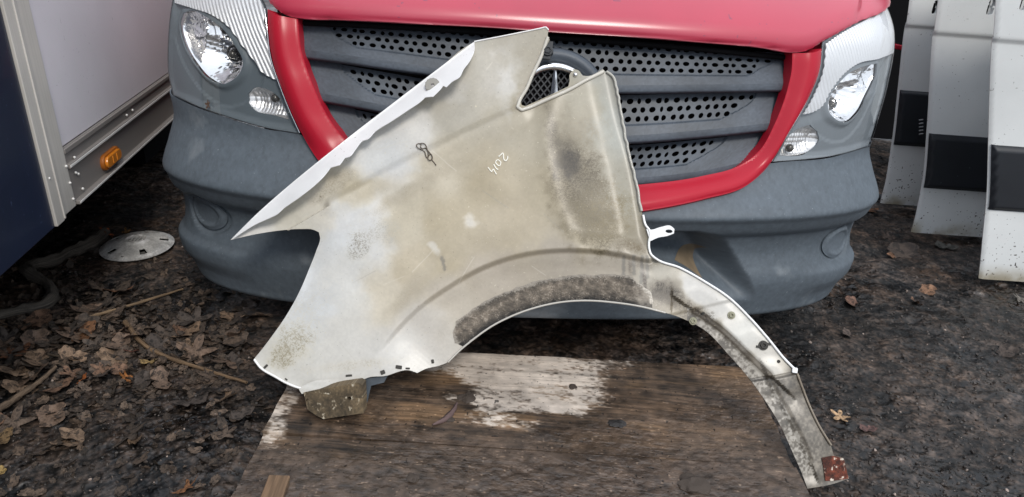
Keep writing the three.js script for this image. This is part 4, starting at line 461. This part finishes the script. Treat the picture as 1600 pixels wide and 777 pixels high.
// ================================================================== WHITE DOOR PANELS ON THE RIGHT
{
  const dm = tex(1024, 1024, (i, j, o) => { const u = i / 1024, v = j / 1024; let k = .94 + .16 * (tf(u, v, 3, 5, 64) - .5); o[0] = 228 * k; o[1] = 231 * k; o[2] = 231 * k; const s = tn(u, v, 160, 19), a = tf(u, v, 4, 4, 29), low = ss(.30, .02, v); if (s > .968 - .16 * low * a) { const w = cl((s - .958 + .16 * low * a) * 20); o[0] = lerp(o[0], 46, w); o[1] = lerp(o[1], 42, w); o[2] = lerp(o[2], 38, w); } const g = ss(.07, .0, v) * cl((tf(u, v, 14, 4, 87) - .35) * 3); o[0] = lerp(o[0], 150, g); o[1] = lerp(o[1], 142, g); o[2] = lerp(o[2], 124, g); });
  const wm = phy(0xffffff, { map: dm, roughness: .45, clearcoat: .25, clearcoatRoughness: .3 }), bk = std(0xffffff, { map: tex(256, 256, (i, j, o) => { const k = .9 + .5 * (tf(i / 256, j / 256, 4, 5, 99) - .5), s = tn(i / 256, j / 256, 90, 3); o[0] = 36 * k; o[1] = 40 * k; o[2] = 47 * k; if (s > .97) { o[0] += 60; o[1] += 60; o[2] += 60; } }), roughness: .5 });
  const doors = [
    { z: 2.47, label: 'nearest white van door panel with black rub strip at the right edge', L: [[1557, -40], [1556, 0], [1552, 62], [1551, 80], [1548, 150], [1546, 226], [1542, 327], [1534, 385], [1527, 433]], strip: [226, 327], crease: 62, bottom: 434 },
    { z: 2.845, label: 'middle white van door panel with black rub strip and mud specks', L: [[1470, -40], [1466, 0], [1459, 52], [1455, 110], [1449, 209], [1441, 292], [1432, 330], [1422, 361]], strip: [208, 293], crease: 52, bottom: 364 },
    { z: 3.17, label: 'farthest white van door panel with black strip, beside the headlight', L: [[1425, -40], [1421, 0], [1412, 64], [1404, 139], [1394, 226], [1384, 280], [1374, 316]], strip: [140, 226], crease: 40, bottom: 319 }];
  doors.forEach((D, k) => {
    const DP = new Plane3(V(1.6, 0, -D.z), V(1, 0, -.02), V(0, 1, 0)), q = (x, y) => DP.px(x, y), left = curve(D.L, false, 8).map(p => q(p[0], p[1])), lowY = left[left.length - 1][1], topY = 1.10;
    const sAt = y => { for (let i = 1; i < left.length; i++) if (left[i][1] <= y) { const a = left[i - 1], b = left[i], t = (y - a[1]) / (b[1] - a[1]); return lerp(a[0], b[0], t); } return left[left.length - 1][0]; };
    const px0 = D.L[D.L.length - 1][0], yOf = v => { let b = 0, bd = 1e9; for (let y = lowY; y < 1.09; y += .002) { const e = Math.abs(proj(DP.at(sAt(y), y))[1] - v); if (e < bd) { bd = e; b = y; } } return b; };
    const y1 = yOf(D.strip[1]), y0 = yOf(D.strip[0]), yc = yOf(D.crease), wid = .78;
    const T = thing('door_panel', D.label, 'door panel', DP.at(sAt(lowY) + .3, 0), 'white door panels leaning in a row');
    const e = y => sAt(Math.min(y, left[0][1])) + (y > left[0][1] ? (y - left[0][1]) * .08 : 0), prof2 = (s, y) => .006 * Math.pow(cl((s - e(y)) / .012), .6) - .006 + .03 * ss(y1, lowY, y) * .5 + .009 * ss(yc - .010, yc + .010, y) + .05 * ss(yc, 1.6, y) * -.6;
    const ol = [...left, [left[left.length - 1][0] + wid, lowY], [left[left.length - 1][0] + wid, topY], [e(topY), topY]];
    const slot = q(k === 0 ? 1600 : k === 1 ? 1547 : 1461, k === 0 ? 2 : 11), hl = []; for (let i = 0; i < 20; i++) { const a = i / 20 * 6.2832; hl.push([slot[0] + .012 * Math.sign(Math.cos(a)) * Math.sqrt(Math.abs(Math.cos(a))), slot[1] + .026 * Math.sign(Math.sin(a)) * Math.sqrt(Math.abs(Math.sin(a)))]); }
    part('door_skin', panel({ outline: ol, holes: [hl], cell: .007, thick: .02, eps: .003, uv: (s, y) => [(s - left[left.length - 1][0]) / 1.0 + k * .37, (y - lowY) / 1.0 + .004], map: (s, y) => DP.at(s, y, prof2(s, y)) }), wm, T);
    const so = []; for (let i = 0; i <= 12; i++) { const y = lerp(y1, y0, i / 12); so.push([e(y) + .006, y]); } for (let i = 12; i >= 0; i--) { const y = lerp(y1, y0, i / 12); so.push([left[left.length - 1][0] + wid - .01, y]); }
    part('rub_strip', panel({ outline: so, cell: .012, thick: .02, eps: .003, uv: (s, y) => [s, y], map: (s, y) => { const d = Math.min(y - y1, y0 - y, s - e(y) - .006); return DP.at(s, y, prof2(s, y) + .004 + .010 * ss(0, .014, d)); } }), bk, T);
    part('handle_recess', box(.03, .07, .01, 0, 0, 0).translate(...DP.at(slot[0], slot[1], -.035).toArray()), M.black, T);
    part('inner_frame', (() => { const g = box(wid - .1, topY - lowY - .06, .04, 0, 0, 0), P = DP.at(left[left.length - 1][0] + wid / 2 + .06, (topY + lowY) / 2, -.06); g.translate(P.x, P.y, P.z); return g; })(), M.darkPl, T);
    if (k === 2) { for (let i = 0; i < 5; i++) { const c = q(1437, 186 + i * 5.5), P = DP.at(c[0], c[1], .012); part('vent_rib', rbox(.018, .006, .008, .002).rotateZ(.25).translate(P.x, P.y, P.z), std(sR(150, 152, 156), { roughness: .5 }), T); } }
  });
  // dark boarding behind everything
  const wall = thing('dark_wall', 'black boarded wall in the gap behind the white door panels', 'wall', V(1.6, 0, -4.4)); for (let k = 0; k < 14; k++) part('board', box(.39, 2.3, .03, -1.2 + k * .4, 1.15, -4.4 - (k % 2) * .006), M.black, wall);
  const P = at(1406, 74, 3.25); const rp = solo('red_body_trim', rbox(.05, .02, .03, .006).rotateZ(-.15).translate(P.x, P.y, P.z), M.red, 'small piece of red trim in the dark gap beside the headlight', 'trim', P);
  const bp = onG(1402, 318), ba = onG(1366, 314), bb = onG(1448, 322); solo('black_bar', taperTube([ba.add(V(0, .02, 0)), bp.add(V(0, .022, 0)), bb.add(V(0, .02, 0))], .014, 8, 20, .1, 3), M.darkPl, 'black bar lying at the foot of the farthest door panel', 'bar', bp);
}

// ================================================================== WHEEL COVER
{
  const P = onG(215, 389); P.y += .012; const R = 54 / FOC * proj(P)[2];
  const t = thing('wheel_cover', 'silver wheel cover lying in the leaves beside the bumper', 'wheel cover', P); t.rotation.set(.03, 0, .05);
  const mt = std(0xffffff, { map: tex(256, 256, (i, j, o) => { const k = .85 + .4 * (fbm(i * .03, j * .03, 4) - .5) + .2 * (fbm(i * .2, j * .2, 2) - .5); o[0] = 226 * k; o[1] = 224 * k; o[2] = 220 * k; }), metalness: .2, roughness: .35 });
  const put = (name, g, m, p) => { g = clean(g); const me = new THREE.Mesh(g, m); me.name = name; me.castShadow = me.receiveShadow = true; p.add(me); return me; };
  const holes = [], R1 = R; const ol = []; for (let k = 0; k < 72; k++) ol.push([R1 * Math.cos(k / 72 * 6.2832), R1 * Math.sin(k / 72 * 6.2832)]);
  for (let k = 0; k < 5; k++) { const a = k * 1.2566 + .35, h = [], ca = Math.cos(a), sa = Math.sin(a); for (const [x, y] of [[.62, -.07], [.84, -.10], [.86, .0], [.84, .10], [.62, .07]]) h.push([R * (x * ca - y * sa), R * (x * sa + y * ca)]); holes.push(h); }
  const g = panel({ outline: ol, holes, cell: .006, thick: .0025, uv: (s, u) => [s * 5, u * 5], map: (s, u) => { const r = Math.hypot(s, u) / R; return V(s, .020 * (1 - r * r) + .006 * Math.exp(-(((r - .28) / .06) ** 2)) - .004 * ss(.3, .2, r) + .003 * ss(.93, .9, r), -u); } });
  const disc = put('disc', g, mt, t); put('underside', new THREE.CylinderGeometry(R * .95, R * .9, .004, 40).translate(0, -.004, 0), M.black, t);
  const L = []; for (let k = 0; k < 3; k++) { const b = rbox(.005, .004, R * .26, .001); b.translate((k - 1) * .010, .0235, 0); L.push(b); } L.push(clean(new THREE.TorusGeometry(R * .19, .0022, 6, 28).rotateX(Math.PI / 2).translate(0, .022, 0))); put('centre_badge', merge(L), mt, disc);
  for (let k = 0; k < 5; k++) { const a = k * 1.2566 + .35, b = rbox(R * .2, .006, R * .12, .002); b.translate(R * .74, .004, 0); b.rotateY(a); put('slot_pocket', b, std(sR(120, 118, 114), { metalness: .6, roughness: .5 }), disc); }
}

// ================================================================== HOSE, STICKS, LEAVES, LITTER
const barkT = tex(256, 256, (i, j, o) => { const k = .75 + .9 * (fbm(i * .05, j * .3, 4) - .5) + .3 * (hsh(i, j) - .5); o[0] = 255 * k; o[1] = 250 * k; o[2] = 245 * k; });
const gl = (pts, r) => pts.map(p => { const P = onG(p[0], p[1]); P.y += (p[2] || 0) + r * .7 + .006; return P; });
{ const p = gl([[-10, 503], [35, 493], [68, 486], [83, 474], [76, 452], [52, 437], [42, 426], [54, 421], [86, 414], [108, 402], [140, 390], [166, 370]], .014); solo('muddy_hose', taperTube(p, t => .013 + .006 * Math.sin(t * 9) * Math.sin(t * 9) + .004 * (t > .6), 10, 90, .25, 2), std(sR(104, 98, 90), { map: barkT, roughness: .8 }), 'muddy grey hose bent in an S beside the box truck', 'hose', p[5]); }
const stick = (pts, r, col, label, sd) => { const p = gl(pts, r); solo('stick', taperTube(p, t => r * (1.1 - .5 * t), 7, 40, .3, sd), std(sR(...col), { map: barkT, roughness: .85 }), label, 'stick', p[p.length >> 1]); };
stick([[196, 508], [228, 546], [262, 564], [310, 580], [386, 604]], .0068, [140, 116, 90], 'longest brown stick slanting towards the fender foot', 1);
stick([[-8, 652], [30, 626], [66, 600], [88, 580]], .008, [124, 106, 88], 'thick grey brown stick at the left edge of the mud', 4);
stick([[120, 506], [170, 492], [230, 474], [286, 456]], .005, [146, 124, 98], 'thin pale stick lying among leaves below the wheel cover', 5);
stick([[10, 560], [60, 556], [104, 561], [146, 548]], .0028, [96, 84, 72], 'very thin grey twig over leaves at the far left', 6);
stick([[176, 622], [182, 604], [190, 590], [186, 572]], .0026, [70, 60, 50], 'short dark upright twig in the mud', 7);

// leaf shapes: lobed, curled
function leafGeo(kind, sd) {
  const N = 40, rings = 4, P = [0, 0, 0], U = [.5, .5], I = []; const rad = a => kind === 0 ? .34 + .62 * Math.abs(Math.cos(2.5 * a)) ** 2.2 + .1 * Math.abs(Math.sin(6 * a)) : kind === 1 ? .35 + .6 * Math.abs(Math.cos(a)) ** 1.4 + .06 * Math.sin(9 * a) : .6 + .35 * (vn(a * 2 + sd, sd) - .3);
  const cu = .25 + .4 * hsh(sd, 3), tw = hsh(sd, 5) * 3;
  for (let r = 1; r <= rings; r++) for (let k = 0; k < N; k++) { const a = k / N * 6.2832, q = rad(a) * r / rings, x = q * Math.cos(a), z = q * Math.sin(a), b = x * Math.cos(tw) + z * Math.sin(tw); P.push(x, cu * b * b + .10 * Math.sin(a * 5 + sd) * (r / rings) ** 2 + .12 * (vn(x * 3 + sd, z * 3) - .5), z); U.push(.5 + x * .5, .5 + z * .5); }
  for (let k = 0; k < N; k++) I.push(0, 1 + (k + 1) % N, 1 + k); for (let r = 0; r < rings - 1; r++) for (let k = 0; k < N; k++) { const a = 1 + r * N + k, b = 1 + r * N + (k + 1) % N, c = a + N, d = b + N; I.push(a, b, c, b, d, c); }
  const g = new THREE.BufferGeometry(); g.setAttribute('position', new THREE.Float32BufferAttribute(P, 3)); g.setAttribute('uv', new THREE.Float32BufferAttribute(U, 2)); g.setIndex(I); g.computeVertexNormals(); return g;
}
const leafT = tex(256, 256, (i, j, o) => { const x = i / 128 - 1, y = j / 128 - 1, a = Math.atan2(y, x), r = Math.hypot(x, y); let k = .85 + .5 * (fbm(x * 4 + 9, y * 4, 4) - .5) + .3 * (fbm(x * 20, y * 20, 2) - .5); const v = Math.abs(Math.sin(2.5 * a)) * r; if (v < .025) k *= 1.25; const sp = fbm(x * 5 + 40, y * 5, 3); if (sp > .62) k *= .6; o[0] = 250 * k; o[1] = 245 * k; o[2] = 240 * k; });
const LG = []; for (let k = 0; k < 9; k++) LG.push(leafGeo(k % 3, k + 1));
const leafMat = c => std(c, { map: leafT, roughness: .75, side: THREE.DoubleSide });
const LM = [[122, 103, 89], [104, 90, 79], [132, 104, 85], [90, 80, 72], [140, 118, 98], [82, 74, 69]].map(c => leafMat(sR(...c)));
const leaf = (x, y, size, mat, label, k, tilt = .35, group, up = 0) => { const P = onG(x, y), d = proj(P)[2], m = new THREE.Mesh(LG[k % 9], mat); m.name = numbered('leaf'); m.scale.setScalar(size / FOC * d * .62); m.scale.y *= tilt > .55 ? .8 : .42; m.position.copy(P); m.position.y += .008 + up; m.rotation.set(tilt * (hsh(k, 1) - .2) + .15, hsh(k * 7 + x | 0, 2) * 6.28, tilt * (hsh(k, 3) - .5) * 2, 'YXZ'); m.castShadow = m.receiveShadow = true; m.userData = { label, category: 'leaf' }; if (group) m.userData.group = group; scene.add(m); return m; };
leaf(168, 372, 20, leafMat(sR(196, 104, 40)), 'bright orange leaf standing just behind the wheel cover', 0, 1.1, null, .01);
leaf(198, 366, 12, leafMat(sR(150, 112, 66)), 'small tan leaf tip poking up behind the wheel cover', 3, 1.0);
leaf(133, 526, 46, leafMat(sR(142, 104, 76)), 'largest tan brown leaf in the middle of the leaf heap', 1);
leaf(186, 458, 40, leafMat(sR(118, 84, 62)), 'broad reddish brown leaf below the wheel cover', 4);
leaf(364, 530, 44, leafMat(sR(112, 90, 74)), 'curled grey brown leaf lying alone left of the fender foot', 2, .6);
leaf(30, 556, 44, leafMat(sR(134, 92, 66)), 'rusty brown leaf at the far left of the heap', 6);
leaf(204, 552, 24, leafMat(sR(118, 74, 58)), 'small reddish leaf in the centre of the heap', 5);
leaf(233, 570, 24, leafMat(sR(176, 150, 102)), 'pale yellowish leaf beside the longest stick', 7, .6);
leaf(128, 598, 26, leafMat(sR(168, 96, 44)), 'orange brown leaf on its edge in front of the heap', 8, .8);
leaf(196, 594, 20, leafMat(sR(160, 104, 52)), 'small golden orange leaf under the pale yellowish leaf', 3, .6);
leaf(290, 768, 40, leafMat(sR(156, 110, 74)), 'tan leaf at the bottom edge near the board corner', 0, .7);
leaf(8, 690, 34, leafMat(sR(134, 112, 82)), 'ragged tan leaf at the lower left edge of the mud', 1);
leaf(4, 740, 18, leafMat(sR(176, 150, 96)), 'small yellow leaf at the lower left corner', 4);
leaf(1358, 330, 26, leafMat(sR(122, 86, 60)), 'brown leaf tucked between bumper end and farthest door', 6);
leaf(1415, 402, 58, leafMat(sR(78, 68, 62)), 'large dark brown leaf lying in front of the middle door panel', 2, .3);
leaf(1392, 402, 18, leafMat(sR(128, 96, 74)), 'small tan leaf touching the large dark leaf', 5);
leaf(1386, 372, 22, leafMat(sR(96, 82, 74)), 'small grey leaf behind the large dark leaf', 3);
leaf(1478, 388, 28, leafMat(sR(92, 92, 88)), 'dull grey leaf under the middle door panel', 7, .2);
leaf(1450, 457, 28, leafMat(sR(146, 112, 88)), 'light tan leaf in the open mud to the right', 8, .5);
leaf(1430, 475, 18, leafMat(sR(120, 92, 74)), 'folded brown leaf just below the light tan leaf', 0, .6);
leaf(1328, 476, 30, leafMat(sR(128, 98, 84)), 'pinkish brown flat leaf beneath the bumper end', 1, .2);
leaf(1322, 525, 22, leafMat(sR(92, 80, 74)), 'small dark curled leaf below the bumper end', 4, .3);
leaf(1312, 655, 26, leafMat(sR(196, 164, 128)), 'cream leaf scrap next to the fender leg', 6, .5);
leaf(1355, 674, 22, leafMat(sR(104, 78, 74)), 'dull purple brown leaf right of the cream scrap', 7, .3);
leaf(1572, 552, 34, leafMat(sR(84, 74, 68)), 'dark leaf half sunk in the mud at the right edge', 2, .2);
leaf(1592, 470, 20, leafMat(sR(120, 116, 110)), 'grey scrap leaf at the far right below the nearest door', 3, .3);
for (const [x, y, sz, c, l, k] of [[326, 163, 14, [118, 92, 74], 'little brown leaf stuck in the seam below the left headlight', 0]]) { const q = sk(x, y, .004), dd = k ? -.03 : .006, P = skin(q[0] / KA, q[1], dd), N = skin(q[0] / KA, q[1], dd + .02).sub(P).normalize(), m = leaf(x, y, sz, leafMat(sR(...c)), l, k, .1); m.position.copy(P); m.quaternion.setFromUnitVectors(V(0, 1, 0), N.clone().add(V(0, .3, .2)).normalize()); m.scale.setScalar(sz / FOC * proj(P)[2] * .55); m.scale.y *= .3; }
// the heap on the left: individual dry leaves
for (let k = 0, n = 0; n < 84 && k < 900; k++) { const x = rr(-20, 400), y = rr(430, 700), w = Math.exp(-(((y - 530 - (x < 120 ? 30 : 0)) / 55) ** 2)) * ss(410, 300, x) + .12; if (rnd() > w || inside([[0, 480], [40, 425], [160, 375], [90, 470], [0, 510]], x, y)) continue; leaf(x, y, rr(24, 54), LM[Math.floor(rnd() * 6)], 'dry brown leaf in the leaf heap left of the board', 10 + n, .5, 'dry leaves heaped left of the board', rr(0, .004)); n++; }
// crumbs, grit and shreds: uncountable
{
  const dummy = new THREE.Object3D(), col = new THREE.Color();
  const inst = (name, geo, mat, n, place, label, cat) => { const m = new THREE.InstancedMesh(geo, mat, n); for (let k = 0; k < n; k++) { place(k); dummy.updateMatrix(); m.setMatrixAt(k, dummy.matrix); m.setColorAt(k, col); } m.name = name; m.userData = { kind: 'stuff', label, category: cat }; m.castShadow = m.receiveShadow = true; scene.add(m); };
  inst('leaf_litter', leafGeo(2, 5), std(0xffffff, { map: leafT, roughness: .8, side: THREE.DoubleSide }), 2000, () => { let x, y, w; do { x = rr(-60, 440); y = rr(395, 777); w = Math.exp(-(((y - 540) / 75) ** 2)) * ss(430, 280, x) + .10; } while (rnd() > w); const P = onG(x, y), s = rr(.004, .019); dummy.position.set(P.x, P.y + rr(.001, .008), P.z); dummy.rotation.set(rr(-.7, .7), rr(0, 6.28), rr(-.7, .7)); dummy.scale.set(s * rr(.6, 1.5), s * .5, s); const c = rr(.5, 1.15); col.setRGB(lin(.40 * c), lin(.345 * c), lin(.30 * c)); }, 'broken brown leaf litter spread over the mud on the left', 'leaf litter');
  const gg = new THREE.IcosahedronGeometry(1, 1), p = gg.attributes.position; for (let i = 0; i < p.count; i++) { const x = p.getX(i), y = p.getY(i), z = p.getZ(i), k = .75 + .5 * vn(x * 2 + 5, y * 2 + z * 3 + 9); p.setXYZ(i, x * k, y * k * .7, z * k); } gg.computeVertexNormals();
  inst('mud_crumbs', gg, std(0xffffff, { roughness: .5 }), 9000, (k) => { const right = rnd() < .6; const P = onG(right ? rr(1180, 1660) : rr(-60, 460), rr(330, 800)); const s = Math.pow(rnd(), 4) * .0032 + .0009; dummy.position.set(P.x, P.y + s * .2, P.z); dummy.rotation.set(rr(0, 3), rr(0, 6), rr(0, 3)); dummy.scale.set(s * 1.4, s, s * 1.1); const c = rnd() < .03 ? rr(1.4, 2.4) : rr(.6, 1.1); col.setRGB(lin(.262 * c), lin(.235 * c), lin(.218 * c)); }, 'crumbs of dark mud and grit scattered on the ground', 'mud crumbs');
}
// clods and scraps on the board
{ const cm = std(sR(66, 57, 50), { roughness: .8 }), clod = (x, y, w, label, sd, col) => { const P = atY(x, y, .031), d = proj(P)[2], s = w / FOC * d / 2, g = new THREE.IcosahedronGeometry(1, 3), p = g.attributes.position; for (let i = 0; i < p.count; i++) { const a = p.getX(i), b = p.getY(i), c = p.getZ(i), k = .55 + .8 * vn(a * 2.2 + sd * 7, c * 2.2 + b * 1.7 + sd); p.setXYZ(i, a * k * s, b * k * s * .3, c * k * s * .9); } g.computeVertexNormals(); g.translate(P.x, P.y, P.z); solo('mud_clod', g, col || cm, label, 'clod', P); };
  clod(645, 747, 22, 'small mud clod on the near part of the board', 1); clod(1085, 757, 46, 'spread lump of wet mud at the near right of the board', 2); clod(965, 662, 24, 'black clod in the middle of the board', 3, std(sR(36, 33, 32), { roughness: .6 })); clod(730, 622, 26, 'dark clod on the pale part of the board', 4); clod(700, 655, 18, 'flat brown clod below the dark clod', 5); clod(895, 605, 14, 'tiny dark clod near the far edge of the board', 6);
  const p = [[676, 664], [694, 656], [708, 642], [714, 630]].map(q => atY(q[0], q[1], .034)); solo('bark_strip', taperTube(p, t => .0065 * Math.sin(.3 + t * 2.5), 7, 20, .3, 3), std(sR(96, 78, 76), { roughness: .8 }), 'curled purplish strip of bark on the board under the fender', 'bark', p[1]); }

renderer.render(scene, camera);
